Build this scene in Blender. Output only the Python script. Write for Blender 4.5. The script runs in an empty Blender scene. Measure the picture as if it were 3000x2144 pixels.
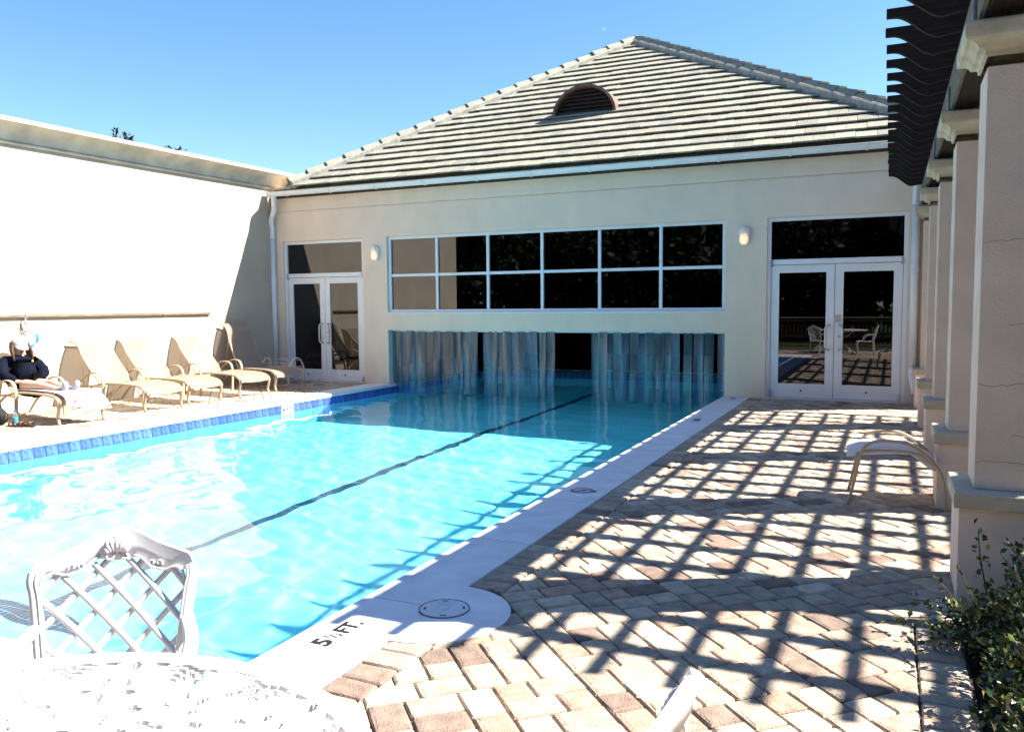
import bpy, math, random
import numpy as np
from mathutils import Vector, Matrix

SC = bpy.context.scene
COL = SC.collection
PI = math.pi
rnd = random.Random(11)

# ------------------------------------------------------------------ camera, sky, sun, exposure
EYE = (0.0, 0.0, 1.55)
FOC, YAW, PITCH, ROLL = 1821.32, -0.43190, -0.07350, -0.00820
fw = Vector((math.sin(YAW) * math.cos(PITCH), math.cos(YAW) * math.cos(PITCH), math.sin(PITCH)))
rt = Vector((math.cos(YAW), -math.sin(YAW), 0))
up = rt.cross(fw)
rt, up = (math.cos(ROLL) * rt + math.sin(ROLL) * up, -math.sin(ROLL) * rt + math.cos(ROLL) * up)
cam_data = bpy.data.cameras.new('camera')
cam = bpy.data.objects.new('camera', cam_data)
COL.objects.link(cam)
mw = Matrix((rt, up, -fw)).transposed().to_4x4()
mw.translation = EYE
cam.matrix_world = mw
cam_data.sensor_width = 36
cam_data.lens = FOC / 2272 * 36
cam_data.clip_start = 0.05
cam_data.clip_end = 3000
SC.camera = cam

SUN_DIR = Vector((-0.87, -0.40, -1.0)).normalized()
world = bpy.data.worlds.new('World')
SC.world = world
world.use_nodes = True
wn = world.node_tree
sky = wn.nodes.new('ShaderNodeTexSky')
sky.sky_type = 'NISHITA'
sky.sun_disc = False
sky.sun_elevation = math.asin(-SUN_DIR.z)
sky.sun_rotation = math.atan2(-SUN_DIR.x, -SUN_DIR.y)
sky.air_density = 1.0
sky.dust_density = 0.3
sky.ozone_density = 3.0
hsv = wn.nodes.new('ShaderNodeHueSaturation')
hsv.inputs['Saturation'].default_value = 1.2
hsv.inputs['Hue'].default_value = .503
wn.links.new(sky.outputs[0], hsv.inputs['Color'])
wn.links.new(hsv.outputs[0], wn.nodes['Background'].inputs[0])
wn.nodes['Background'].inputs[1].default_value = 0.064
sun_data = bpy.data.lights.new('sun', 'SUN')
sun_data.energy = 4.8
sun_data.angle = math.radians(0.5)
sun_data.color = (1.0, 0.95, 0.87)
sun_data.cycles.is_caustics_light = True
sun = bpy.data.objects.new('sun', sun_data)
COL.objects.link(sun)
sun.rotation_euler = SUN_DIR.to_track_quat('-Z', 'Y').to_euler()
SC.view_settings.view_transform = 'Standard'
SC.view_settings.look = 'None'
SC.view_settings.use_curve_mapping = False
SC.view_settings.gamma = 1
SC.view_settings.exposure = 2.0
SC.cycles.max_bounces = 12
SC.cycles.transparent_max_bounces = 24


# ------------------------------------------------------------------ mesh helpers
class MB:
    """collects vertices and faces; build() links them as one mesh object"""

    def __init__(s):
        s.v, s.f, s.sm, s.mi = [], [], [], []

    def add(s, vs, fs, smooth=False, mi=0):
        b = len(s.v)
        s.v += [tuple(p) for p in vs]
        for f in fs:
            s.f.append(tuple(i + b for i in f))
            s.sm.append(smooth)
            s.mi.append(mi)
        return s

    def box(s, x0, x1, y0, y1, z0, z1, mi=0, M=None):
        vs = [Vector((x, y, z)) for z in (z0, z1) for y in (y0, y1) for x in (x0, x1)]
        if M is not None:
            vs = [M @ p for p in vs]
        return s.add(vs, [(0, 2, 3, 1), (4, 5, 7, 6), (0, 1, 5, 4), (2, 6, 7, 3), (0, 4, 6, 2), (1, 3, 7, 5)], False, mi)

    def bbox(s, x0, x1, y0, y1, z0, z1, b=0.01, mi=0, M=None):
        """box with chamfered edges"""
        b = min(b, (x1 - x0) * .45, (y1 - y0) * .45, (z1 - z0) * .45)
        rings = []
        for z, d in ((z0, b), (z0 + b, 0), (z1 - b, 0), (z1, b)):
            ring = [(x0 + d + (b if not d else 0), y0 + d), (x1 - d - (b if not d else 0), y0 + d), (x1 - d, y0 + d + (b if not d else 0)), (x1 - d, y1 - d - (b if not d else 0)),
                    (x1 - d - (b if not d else 0), y1 - d), (x0 + d + (b if not d else 0), y1 - d), (x0 + d, y1 - d - (b if not d else 0)), (x0 + d, y0 + d + (b if not d else 0))]
            rings.append([Vector((x, y, z)) for x, y in ring])
        vs = [p for r in rings for p in r]
        if M is not None:
            vs = [M @ p for p in vs]
        fs = [tuple(range(7, -1, -1)), tuple(range(24, 32))]
        for k in range(3):
            for i in range(8):
                fs.append((k * 8 + i, k * 8 + (i + 1) % 8, (k + 1) * 8 + (i + 1) % 8, (k + 1) * 8 + i))
        return s.add(vs, fs, False, mi)

    def prism(s, poly, axis, a0, a1, mi=0, smooth=False):
        """poly in the two other axes (in x,y,z order), extruded along axis"""
        def P(p, a):
            return {0: (a, p[0], p[1]), 1: (p[0], a, p[1]), 2: (p[0], p[1], a)}[axis]
        n = len(poly)
        vs = [P(p, a0) for p in poly] + [P(p, a1) for p in poly]
        s.add(vs, [(i, (i + 1) % n, n + (i + 1) % n, n + i) for i in range(n)], smooth, mi)
        return s.add(vs, [tuple(range(n - 1, -1, -1)), tuple(range(n, 2 * n))], False, mi)

    def tube(s, path, rad, n=8, smooth=True, mi=0, flat=None, cap=True, upv=None):
        """path of points; rad a number or list; flat=(a,b) makes an elliptic section scaled along (side, normal)"""
        P = [Vector(p) for p in path]
        R = rad if isinstance(rad, (list, tuple)) else [rad] * len(P)
        vs = []
        prev = None
        for i, p in enumerate(P):
            t = (P[min(i + 1, len(P) - 1)] - P[max(i - 1, 0)])
            t = t.normalized() if t.length > 1e-9 else Vector((0, 0, 1))
            if upv is not None:
                a = Vector(upv)
                a = (a - t * a.dot(t))
                a = a.normalized() if a.length > 1e-6 else t.orthogonal().normalized()
            elif prev is None:
                a = t.orthogonal().normalized()
            else:
                a = (prev - t * prev.dot(t))
                a = a.normalized() if a.length > 1e-6 else t.orthogonal().normalized()
            prev = a
            b = t.cross(a)
            fa, fb = flat or (1, 1)
            for k in range(n):
                w = 2 * PI * (k + .5) / n
                vs.append(p + a * (math.cos(w) * R[i] * fa) + b * (math.sin(w) * R[i] * fb))
        m = len(P)
        fs = [(i * n + k, i * n + (k + 1) % n, (i + 1) * n + (k + 1) % n, (i + 1) * n + k) for i in range(m - 1) for k in range(n)]
        s.add(vs, fs, smooth, mi)
        if cap:
            b0 = len(s.v) - m * n
            for f in (tuple(b0 + k for k in range(n - 1, -1, -1)), tuple(b0 + (m - 1) * n + k for k in range(n))):
                s.f.append(f); s.sm.append(False); s.mi.append(mi)
        return s

    def lathe(s, prof, c=(0, 0, 0), n=32, mi=0, smooth=True):
        vs = [(c[0] + r * math.cos(2 * PI * k / n), c[1] + r * math.sin(2 * PI * k / n), c[2] + z) for r, z in prof for k in range(n)]
        fs = [(i * n + k, i * n + (k + 1) % n, (i + 1) * n + (k + 1) % n, (i + 1) * n + k) for i in range(len(prof) - 1) for k in range(n)]
        return s.add(vs, fs, smooth, mi)

    def ball(s, c, r, n=10, m=7, mi=0, M=None):
        rx, ry, rz = r if isinstance(r, (tuple, list)) else (r, r, r)
        vs, fs = [], []
        for i in range(m + 1):
            th = PI * i / m
            for k in range(n):
                ph = 2 * PI * k / n
                p = Vector((rx * math.sin(th) * math.cos(ph), ry * math.sin(th) * math.sin(ph), rz * math.cos(th)))
                vs.append(((M @ p) if M else p) + Vector(c))
        fs = [(i * n + k, (i + 1) * n + k, (i + 1) * n + (k + 1) % n, i * n + (k + 1) % n) for i in range(m) for k in range(n)]
        return s.add(vs, fs, True, mi)

    def grid(s, rows, smooth=True, mi=0):
        """rows: list of rows of points"""
        m, n = len(rows), len(rows[0])
        return s.add([p for r in rows for p in r], [(i * n + k, i * n + k + 1, (i + 1) * n + k + 1, (i + 1) * n + k) for i in range(m - 1) for k in range(n - 1)], smooth, mi)


def root_loc(o):
    p = Vector((0, 0, 0))
    while o is not None:
        p = p + o.location
        o = o.parent
    return p


def build(name, mb, mat, parent=None, world=False, kind=None):
    """one mesh object from a MB; world=True: the MB is in world coordinates and the (unrotated) parent's place is taken off"""
    me = bpy.data.meshes.new(name)
    v = np.array(mb.v, dtype=float)
    if world and parent is not None:
        v = v - np.array(root_loc(parent))
    me.from_pydata(v.tolist(), [], mb.f)
    me.polygons.foreach_set('use_smooth', mb.sm)
    for m in (mat if isinstance(mat, (list, tuple)) else [mat]):
        me.materials.append(m)
    if any(mb.mi):
        me.polygons.foreach_set('material_index', mb.mi)
    me.update()
    o = bpy.data.objects.new(name, me)
    COL.objects.link(o)
    if parent is not None:
        o.parent = parent
    if kind:
        o['kind'] = kind
    return o


def thing(name, label, cat, loc=(0, 0, 0), rz=0.0, group=None):
    o = bpy.data.objects.new(name, None)
    COL.objects.link(o)
    o.empty_display_size = .2
    o.location = loc
    o.rotation_euler = (0, 0, rz)
    tag(o, label, cat, group)
    return o


def tag(o, label, cat, group=None):
    o['label'] = label
    o['category'] = cat
    if group:
        o['group'] = group
    return o


def struct(name, mb, mat):
    return build(name, mb, mat, kind='structure')


def struct_root(name):
    o = bpy.data.objects.new(name, None)
    COL.objects.link(o)
    o['kind'] = 'structure'
    return o


def copy_tree(o, parent=None):
    c = o.copy()
    COL.objects.link(c)
    c.parent = parent
    for ch in list(o.children):
        copy_tree(ch, c)
    return c


def bez(pts, n=8):
    """smooth Catmull-Rom curve through the points"""
    P = [Vector(p) for p in pts]
    out = []
    for i in range(len(P) - 1):
        p0, p1, p2, p3 = P[max(i - 1, 0)], P[i], P[i + 1], P[min(i + 2, len(P) - 1)]
        for k in range(n):
            t = k / n
            out.append(.5 * ((2 * p1) + (p2 - p0) * t + (2 * p0 - 5 * p1 + 4 * p2 - p3) * t * t + (3 * p1 - p0 - 3 * p2 + p3) * t ** 3))
    out.append(P[-1])
    return out


# ------------------------------------------------------------------ materials
def mat(name, col, rough=.7, var=.12, scale=6, bump=0.0, bscale=60, spec=.4, metal=0, stretch=None, col2=None, detail=5, obj_rand=0.0, spots=None):
    """principled with noise colour variation, fine bump, optional stain colour"""
    m = bpy.data.materials.new(name)
    m.use_nodes = True
    t = m.node_tree
    N, L = t.nodes, t.links
    b = N['Principled BSDF']
    b.inputs['Roughness'].default_value = rough
    b.inputs['Specular IOR Level'].default_value = spec
    b.inputs['Metallic'].default_value = metal
    tc = N.new('ShaderNodeTexCoord')
    mp = N.new('ShaderNodeMapping')
    L.new(tc.outputs['Object'], mp.inputs[0])
    if stretch:
        mp.inputs['Scale'].default_value = stretch
    nz = N.new('ShaderNodeTexNoise')
    nz.inputs['Scale'].default_value = scale
    nz.inputs['Detail'].default_value = detail
    L.new(mp.outputs[0], nz.inputs['Vector'])
    mx = N.new('ShaderNodeMix')
    mx.data_type = 'RGBA'
    rmp = N.new('ShaderNodeMapRange')
    rmp.inputs[1].default_value = .3
    rmp.inputs[2].default_value = .7
    L.new(nz.outputs[0], rmp.inputs[0])
    L.new(rmp.outputs[0], mx.inputs[0])
    a = col
    c2 = col2 or tuple(c * (1 - var * 1.6) for c in col)
    mx.inputs[6].default_value = (*[min(1, c * (1 + var * .5)) for c in a], 1)
    mx.inputs[7].default_value = (*c2, 1)
    out = mx.outputs[2]
    if obj_rand:
        oi = N.new('ShaderNodeObjectInfo')
        hs = N.new('ShaderNodeHueSaturation')
        mr = N.new('ShaderNodeMapRange')
        mr.inputs[3].default_value = 1 - obj_rand
        mr.inputs[4].default_value = 1 + obj_rand
        L.new(oi.outputs['Random'], mr.inputs[0])
        L.new(mr.outputs[0], hs.inputs['Value'])
        L.new(out, hs.inputs['Color'])
        out = hs.outputs[0]
    if spots:
        n2 = N.new('ShaderNodeTexNoise')
        n2.inputs['Scale'].default_value = spots[0]
        n2.inputs['Detail'].default_value = 2
        L.new(tc.outputs['Object'], n2.inputs['Vector'])
        r2 = N.new('ShaderNodeMapRange')
        r2.inputs[1].default_value = spots[1]
        r2.inputs[2].default_value = spots[1] + .07
        L.new(n2.outputs[0], r2.inputs[0])
        m2 = N.new('ShaderNodeMix')
        m2.data_type = 'RGBA'
        L.new(r2.outputs[0], m2.inputs[0])
        L.new(out, m2.inputs[6])
        m2.inputs[7].default_value = (*spots[2], 1)
        out = m2.outputs[2]
    L.new(out, b.inputs['Base Color'])
    if bump:
        nb = N.new('ShaderNodeTexNoise')
        nb.inputs['Scale'].default_value = bscale
        nb.inputs['Detail'].default_value = 4
        L.new(mp.outputs[0], nb.inputs['Vector'])
        bp = N.new('ShaderNodeBump')
        bp.inputs['Strength'].default_value = bump
        bp.inputs['Distance'].default_value = .01
        L.new(nb.outputs[0], bp.inputs['Height'])
        L.new(bp.outputs[0], b.inputs['Normal'])
    return m


def mix_mat(name, facs):
    """facs: list of (kind, colour, weight, rough) mixed in order by weight"""
    m = bpy.data.materials.new(name)
    m.use_nodes = True
    t = m.node_tree
    N, L = t.nodes, t.links
    N.remove(N['Principled BSDF'])
    cur = None
    tot = 0
    for kind, col, w, rough in facs:
        nd = N.new({'diff': 'ShaderNodeBsdfDiffuse', 'trans': 'ShaderNodeBsdfTransparent', 'tl': 'ShaderNodeBsdfTranslucent', 'gloss': 'ShaderNodeBsdfGlossy'}[kind])
        nd.inputs[0].default_value = (*col, 1)
        if kind == 'gloss':
            nd.inputs['Roughness'].default_value = rough
        tot += w
        if cur is None:
            cur = nd
        else:
            mx = N.new('ShaderNodeMixShader')
            mx.inputs[0].default_value = w / tot
            L.new(cur.outputs[0], mx.inputs[1])
            L.new(nd.outputs[0], mx.inputs[2])
            cur = mx
    L.new(cur.outputs[0], N['Material Output'].inputs[0])
    return m


def glass_pane(name, tint, ior):
    m = bpy.data.materials.new(name)
    m.use_nodes = True
    t = m.node_tree
    N, L = t.nodes, t.links
    N.remove(N['Principled BSDF'])
    tr = N.new('ShaderNodeBsdfTransparent')
    tr.inputs[0].default_value = (*tint, 1)
    gl = N.new('ShaderNodeBsdfGlossy')
    gl.inputs['Roughness'].default_value = 0.0
    gl.inputs[0].default_value = (.95, .95, 1, 1)
    fr = N.new('ShaderNodeFresnel')
    fr.inputs[0].default_value = ior
    mx = N.new('ShaderNodeMixShader')
    L.new(fr.outputs[0], mx.inputs[0])
    L.new(tr.outputs[0], mx.inputs[1])
    L.new(gl.outputs[0], mx.inputs[2])
    L.new(mx.outputs[0], N['Material Output'].inputs[0])
    return m


STUCCO = mat('stucco', (.81, .655, .51), .9, .045, 1.6, .35, 170, .2, stretch=(1.6, 1.6, .9))
STUCCO_P = mat('pillar_stucco', (.78, .63, .51), .9, .10, 2.5, .55, 130, .2)
STUCCO_L = mat('wall_stucco', (.50, .425, .325), .9, .08, 1.5, .3, 170, .2)
COVE = mat('cove_plaster', (.60, .52, .40), .85, .18, 3.0, .2, 90, .2)
CAST = mat('cast_stone', (.60, .52, .39), .9, .16, 7, .5, 90, .2, spots=(9, .66, (.36, .30, .2)))
CONC = mat('coping_concrete', (.80, .775, .75), .85, .10, 5, .3, 120, .3, spots=(40, .72, (.58, .56, .54)))
PAVE = [mat('paver_%s' % n, c, .9, .20, 14, .75, 120, .2, obj_rand=.13, spots=(110, .66, tuple(x * 1.5 for x in c)))
        for n, c in (('cream', (.53, .435, .325)), ('sand', (.47, .38, .28)), ('tan', (.39, .315, .24)), ('rose', (.43, .305, .22)), ('umber', (.25, .18, .14)))]
SAND = mat('joint_sand', (.10, .085, .07), 1, .3, 40, .8, 90, .1)
SOIL = mat('planting_soil', (.035, .026, .018), 1, .5, 18, 1, 30, .1)
LAWN = mat('lawn', (.06, .09, .03), 1, .4, 3, .6, 60, .1)
PLASTER = mat('pool_plaster', (.25, .65, .76), .8, .07, 2.5, .1, 40, .2)
TILE = mat('waterline_tile', (.03, .06, .30), .12, .5, 22, .05, 40, .6, col2=(.10, .17, .52), obj_rand=.25)
TILE_W = mat('white_tile', (.75, .75, .74), .15, .04, 20)
GROUT = mat('white_grout', (.68, .68, .66), .9, .1, 40)
LANE = mat('lane_mosaic', (.012, .025, .09), .3, .4, 30)
ALU = mat('white_aluminium', (.76, .76, .78), .35, .03, 4, 0, 60, .5)
PVC = mat('white_gutter', (.80, .80, .80), .35, .04, 3, 0, 60, .5)
STEEL = mat('steel', (.55, .55, .56), .3, .08, 20, 0, 60, .5, metal=1)
GALV = mat('galvanised_steel', (.5, .53, .58), .35, .3, 14, 0, 60, .5, metal=1)
BLACK = mat('black_plastic', (.012, .012, .013), .5, .1, 10)
PANE = glass_pane('tinted_glass', (.10, .11, .12), 1.75)
ROOF = [mat('roof_tile_%s' % n, c, .9, .16, 5, .4, 60, .15, stretch=(9, 1.2, 1.2), obj_rand=.05) for n, c in
        (('pale', (.315, .302, .235)), ('grey', (.295, .282, .22)), ('warm', (.30, .278, .215)), ('weathered', (.26, .248, .20)))]
MORTAR = mat('ridge_mortar', (.36, .35, .30), .95, .2, 12, .6, 50, .1)
FASCIA = mat('dark_fascia', (.05, .04, .035), .8, .2, 8)
COPPER = mat('vent_hood', (.20, .115, .075), .55, .3, 6, .1, 30, .4)
COPPER_D = mat('vent_slat', (.06, .038, .03), .6, .2, 8)
WOOD = mat('dark_stained_wood', (.022, .011, .007), .75, .45, 5, .5, 40, .3, stretch=(1, 12, 12))
WOOD_Y = mat('dark_stained_wood_long', (.04, .019, .011), .75, .45, 5, .5, 40, .3, stretch=(12, 1, 12))
WOOD_T = mat('weathered_board', (.23, .19, .145), .85, .3, 5, .5, 40, .2, stretch=(12, 1, 12))
RAILW = mat('rail_wood', (.26, .19, .13), .8, .3, 6, .4, 40, .2, stretch=(12, 1, 12))
FRAME = mat('tan_enamel', (.44, .33, .21), .4, .05, 6, 0, 60, .5)
SLING = mix_mat('sling_mesh', [('diff', (.315, .272, .225), .62, 0), ('tl', (.46, .36, .265), .24, 0), ('trans', (1, 1, 1), .14, 0)])
SLING_W = mix_mat('white_sling', [('diff', (.82, .80, .80), .7, 0), ('tl', (.8, .7, .55), .3, 0)])
STRAP = mat('vinyl_strap', (.66, .60, .54), .45, .05, 6)
IRON = mat('white_cast_aluminium', (.62, .61, .62), .45, .05, 8, .04, 60, .4)
STRIPS = [mix_mat('pvc_strip_' + n, [('trans', c, a, 0), ('diff', d, b, 0), ('tl', e, .14, 0), ('gloss', (.8, .92, 1), .07, .2)])
          for n, c, a, d, b, e in (('clear', (.36, .66, .90), .66, (.22, .40, .50), .12, (.25, .48, .62)),
                                   ('blue', (.22, .50, .85), .58, (.14, .30, .48), .17, (.20, .40, .60)),
                                   ('cloudy', (.38, .66, .82), .54, (.26, .40, .45), .20, (.30, .48, .56)))]
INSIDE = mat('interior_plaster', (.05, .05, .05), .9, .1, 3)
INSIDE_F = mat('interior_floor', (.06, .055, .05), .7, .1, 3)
PAINT_K = mat('black_paint', (.012, .012, .014), .7, .2, 60)
PAINT_R = mat('red_paint', (.35, .03, .03), .7, .2, 60)
LEAF = [mat('shrub_leaf_%s' % n, c, .38, .25, 30, 0, 60, .5) for n, c in (('olive', (.085, .105, .022)), ('green', (.045, .095, .018)), ('dark', (.022, .045, .012)), ('yellow', (.24, .22, .05)))]
TLEAF = [mat('tree_leaf_%s' % n, c, .6, .3, 5, 0, 60, .3) for n, c in (('dark', (.010, .018, .007)), ('mid', (.016, .028, .010)), ('light', (.03, .045, .015)))]
BARK = mat('bark', (.09, .07, .05), .95, .35, 9, .9, 30, .1, stretch=(4, 4, 1))
SKIN = mat('skin', (.62, .38, .28), .5, .06, 12, 0, 60, .4)
NAVY = mat('navy_jersey', (.0045, .0065, .017), .9, .3, 9, .6, 14, .1)
HAIR = mat('brown_hair', (.10, .045, .025), .5, .4, 30, .5, 60, .3, stretch=(6, 6, 1))
CAP = mat('pale_cap_cloth', (.50, .42, .41), .9, .05, 12)
SOCK = mat('white_knit', (.42, .40, .46), .95, .06, 40, .4, 90, .1)
TOWEL = mat('printed_towel', (.50, .47, .47), .95, .05, 30, .4, 120, .1, spots=(15, .575, (.22, .11, .18)))
DKSHORT = mat('black_shorts', (.004, .004, .005), 1, .2, 10, 0, 60, .05)
BLUEF = mat('blue_flag', (.02, .25, .62), .6, .1, 6)
WHITEF = mat('white_flag', (.80, .80, .80), .6, .05, 6)
ROPE = mat('grey_rope', (.30, .32, .36), .8, .2, 30)
LEATHER = mat('brown_leather', (.07, .03, .018), .6, .3, 14, .3, 40, .4)
BAG = mat('black_bag_cloth', (.015, .016, .018), .8, .3, 14, .4, 50, .3)
GOLD = mat('brass_buckle', (.7, .5, .2), .25, .05, 10, 0, 60, .5, metal=1)
CLEAR = mix_mat('clear_bottle', [('trans', (.88, .94, .98), .75, 0), ('gloss', (1, 1, 1), .15, .05), ('diff', (.7, .8, .88), .10, 0)])
BLUEL = mat('blue_bottle_label', (.05, .32, .55), .4, .2, 20)
BLUEC = mat('blue_cap', (.03, .10, .50), .4, .05, 20)

# water: clear, slightly cyan, refracting; it both bends the light and mirrors
WATER = bpy.data.materials.new('pool_water')
WATER.use_nodes = True
_b = WATER.node_tree.nodes['Principled BSDF']
_b.inputs['Base Color'].default_value = (.58, .91, 1, 1)
_b.inputs['Roughness'].default_value = 0
_b.inputs['IOR'].default_value = 1.33
_b.inputs['Transmission Weight'].default_value = 1

# lamp lens: frosted glass, the bulb sits in its lower half
LENS = bpy.data.materials.new('lit_lamp_lens')
LENS.use_nodes = True
_t = LENS.node_tree
_b = _t.nodes['Principled BSDF']
_b.inputs['Base Color'].default_value = (.75, .70, .62, 1)
_b.inputs['Roughness'].default_value = .3
_tc = _t.nodes.new('ShaderNodeTexCoord')
_vm = _t.nodes.new('ShaderNodeVectorMath')
_vm.operation = 'DISTANCE'
_vm.inputs[1].default_value = (0, -.07, -.055)
_mr = _t.nodes.new('ShaderNodeMapRange')
_mr.inputs[1].default_value = .03
_mr.inputs[2].default_value = .12
_mr.inputs[3].default_value = .42
_mr.inputs[4].default_value = .02
_t.links.new(_tc.outputs['Object'], _vm.inputs[0])
_t.links.new(_vm.outputs['Value'], _mr.inputs[0])
_t.links.new(_mr.outputs[0], _b.inputs['Emission Strength'])
_b.inputs['Emission Color'].default_value = (1, .50, .12, 1)

# ------------------------------------------------------------------ the place, in metres
WALL_Y = 13.93
POOL_L, POOL_R, POOL_N, POOL_F = -9.09, -2.525, 2.43, 18.2
PAVE_X = -2.095
WATER_Z, FLOOR_Z = -0.19, -1.8

# ground: one sheet to the horizon with the pool's hole left open (four strips)
g = MB()
for x0, x1, y0, y1 in ((-400, POOL_L - .02, -400, 400), (POOL_R + .52, 400, -400, 400), (POOL_L - .02, POOL_R + .02, -400, POOL_N - .02), (POOL_L - .02, POOL_R + .02, POOL_F + .02, 400)):
    g.add([(x0, y0, -.06), (x1, y0, -.06), (x1, y1, -.06), (x0, y1, -.06)], [(0, 1, 2, 3)])
struct('ground', g, LAWN)

# sand bed under the pavers
g = MB()
for x0, x1, y0, y1 in ((-13.2, POOL_L - .1, -3, 14.1), (POOL_R + .52, .345, -3, 14.05), (.345, .92, 4.3, 14.05), (POOL_L - .1, POOL_R + .1, -3, POOL_N - .1)):
    g.box(x0, x1, y0, y1, -.058, -.022)
bed = struct('deck_bed', g, SAND)
g = MB()
rows = []
for j in range(60):
    y = 1.5 + j * .209
    rows.append([(x, y, -.03 + rnd.uniform(-.012, .018) + (.03 if x > .5 else 0)) for x in np.linspace(.35 if y < 4.4 else .925, 3.4, 16)])
struct('planting_bed', g.grid(rows), SOIL)

# pool shell
pool = struct_root('pool_shell')
g = MB()
x0, x1, y0, y1 = POOL_L, POOL_R + .5, POOL_N, POOL_F     # right side wall set back, unseen, to let refracted sun reach the floor
def quad(mb, a, b, c, d, n1=1, n2=1):
    a, b, c, d = map(Vector, (a, b, c, d))
    mb.grid([[a.lerp(b, i / n1).lerp(d.lerp(c, i / n1), j / n2) for i in range(n1 + 1)] for j in range(n2 + 1)], False)
quad(g, (x0, y0, FLOOR_Z), (x1, y0, FLOOR_Z), (x1, y1, FLOOR_Z), (x0, y1, FLOOR_Z))
fl = build('pool_floor', g, PLASTER, pool)
g = MB()
quad(g, (x0, y0, FLOOR_Z), (x0, y1, FLOOR_Z), (x0, y1, -.05), (x0, y0, -.05))
quad(g, (x1, y1, FLOOR_Z), (x1, y0, FLOOR_Z), (x1, y0, -.05), (x1, y1, -.05))
quad(g, (x1, y0, FLOOR_Z), (x0, y0, FLOOR_Z), (x0, y0, -.05), (x1, y0, -.05))
quad(g, (x0, y1, FLOOR_Z), (x1, y1, FLOOR_Z), (x1, y1, -.05), (x0, y1, -.05))
pw = build('pool_wall', g, PLASTER, pool)
# lane line of small mosaic tiles, with a cross bar at this end
g = MB()
def mosaic(mb, xa, xb, ya, yb, s=.058, gap=.006):
    nx, ny = max(1, round((xb - xa) / s)), max(1, round((yb - ya) / s))
    sx, sy = (xb - xa) / nx, (yb - ya) / ny
    for i in range(nx):
        for j in range(ny):
            a, b = xa + i * sx + gap / 2, ya + j * sy + gap / 2
            c, d = a + sx - gap, b + sy - gap
            z = FLOOR_Z + .006
            mb.add([(a, b, z), (c, b, z), (c, d, z), (a, d, z), (a, b, z - .005), (c, b, z - .005), (c, d, z - .005), (a, d, z - .005)],
                   [(0, 1, 2, 3), (4, 5, 1, 0), (5, 6, 2, 1), (6, 7, 3, 2), (7, 4, 0, 3)])
mosaic(g, -5.872, -5.738, 4.0, 18.1, .045, .006)
mosaic(g, -6.42, -5.25, 3.86, 3.994, .045, .006)
lane = build('lane_line', g, LANE, pool, kind='stuff')
# waterline tiles on the left side: each tile a piece
def tile_mb(w=.148, h=.15, t=.012):
    return MB().bbox(-.002, t, -w / 2, w / 2, -h, 0, .003)
g = MB()
g.box(POOL_L - .004, POOL_L + .004, POOL_N, POOL_F, -.215, -.055)
build('tile_grout', g, GROUT, pool)
tme = None
k = 0
for j in range(100):
    y = POOL_N + .08 + j * .1545
    if abs(y - 10.76) < .16:
        continue
    if tme is None:
        t0 = build('waterline_tile', tile_mb(), TILE, pool)
        tme = t0.data
    else:
        t0 = bpy.data.objects.new('waterline_tile', tme)
        COL.objects.link(t0)
        t0.parent = pool
    t0.location = (POOL_L + .004, y, -.058 + rnd.uniform(-.001, .001))
dt = build('depth_tile', MB().bbox(-.002, .012, -.153, .153, -.15, 0, .003), TILE_W, pool)
dt.location = (POOL_L + .004, 10.76, -.058)
g = MB()
for j in range(42):
    x = POOL_L + .085 + j * .1545
    g.bbox(x - .074, x + .074, POOL_N + .001, POOL_N + .014, -.208, -.058, .003)
for j in range(101):
    y = POOL_N + .09 + j * .1545
    g.bbox(POOL_R - .014, POOL_R - .001, y - .074, y + .074, -.180, -.058, .003)
for j in range(42):
    x = POOL_L + .085 + j * .1545
    g.bbox(x - .074, x + .074, POOL_F - .014, POOL_F - .001, -.208, -.058, .003)
build('tile_band', g, TILE, pool, kind='stuff')
for o in (fl, pw, lane):
    o.cycles.is_caustics_receiver = True

# water surface with small standing ripples
NX, NY = 330, 640
wr = random.Random(5)
X, Y = np.meshgrid(np.linspace(POOL_L - .3, POOL_R + 1.9, NX), np.linspace(POOL_N - .3, POOL_F + 1.2, NY))  # sheet overruns the pool edges, hidden, so sunlight still refracts onto the floor there
Z = np.full_like(X, WATER_Z)
for k in range(34):
    a = wr.gauss(1.15, .75) if k % 3 else wr.uniform(0, 6.283)
    wl = wr.choice([.22, .30, .42, .6, .9, 1.3, 2.0])
    Z += (.0011 if wl < .5 else .0014) * wl * wr.uniform(.35, 1) * np.sin((math.cos(a) * X + math.sin(a) * Y) * 6.2832 / wl + wr.uniform(0, 6.28)
                                                  + .5 * np.sin(X * wr.uniform(.4, 1.1) + wr.uniform(0, 6)) + .5 * np.sin(Y * wr.uniform(.4, 1.1) + wr.uniform(0, 6)))
idx = np.arange(NX * NY).reshape(NY, NX)
quads = np.stack([idx[:-1, :-1], idx[:-1, 1:], idx[1:, 1:], idx[1:, :-1]], -1).reshape(-1, 4)
me = bpy.data.meshes.new('pool_water')
me.vertices.add(NX * NY)
me.vertices.foreach_set('co', np.stack([X, Y, Z], -1).astype(np.float32).ravel())
me.loops.add(quads.size)
me.loops.foreach_set('vertex_index', quads.astype(np.int32).ravel())
me.polygons.add(len(quads))
me.polygons.foreach_set('loop_start', np.arange(0, quads.size, 4, dtype=np.int32))
me.polygons.foreach_set('use_smooth', np.ones(len(quads), dtype=bool))
me.update(calc_edges=True)
me.materials.append(WATER)
water = bpy.data.objects.new('pool_water', me)
COL.objects.link(water)
water['kind'] = 'structure'
water.cycles.is_caustics_caster = True

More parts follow.
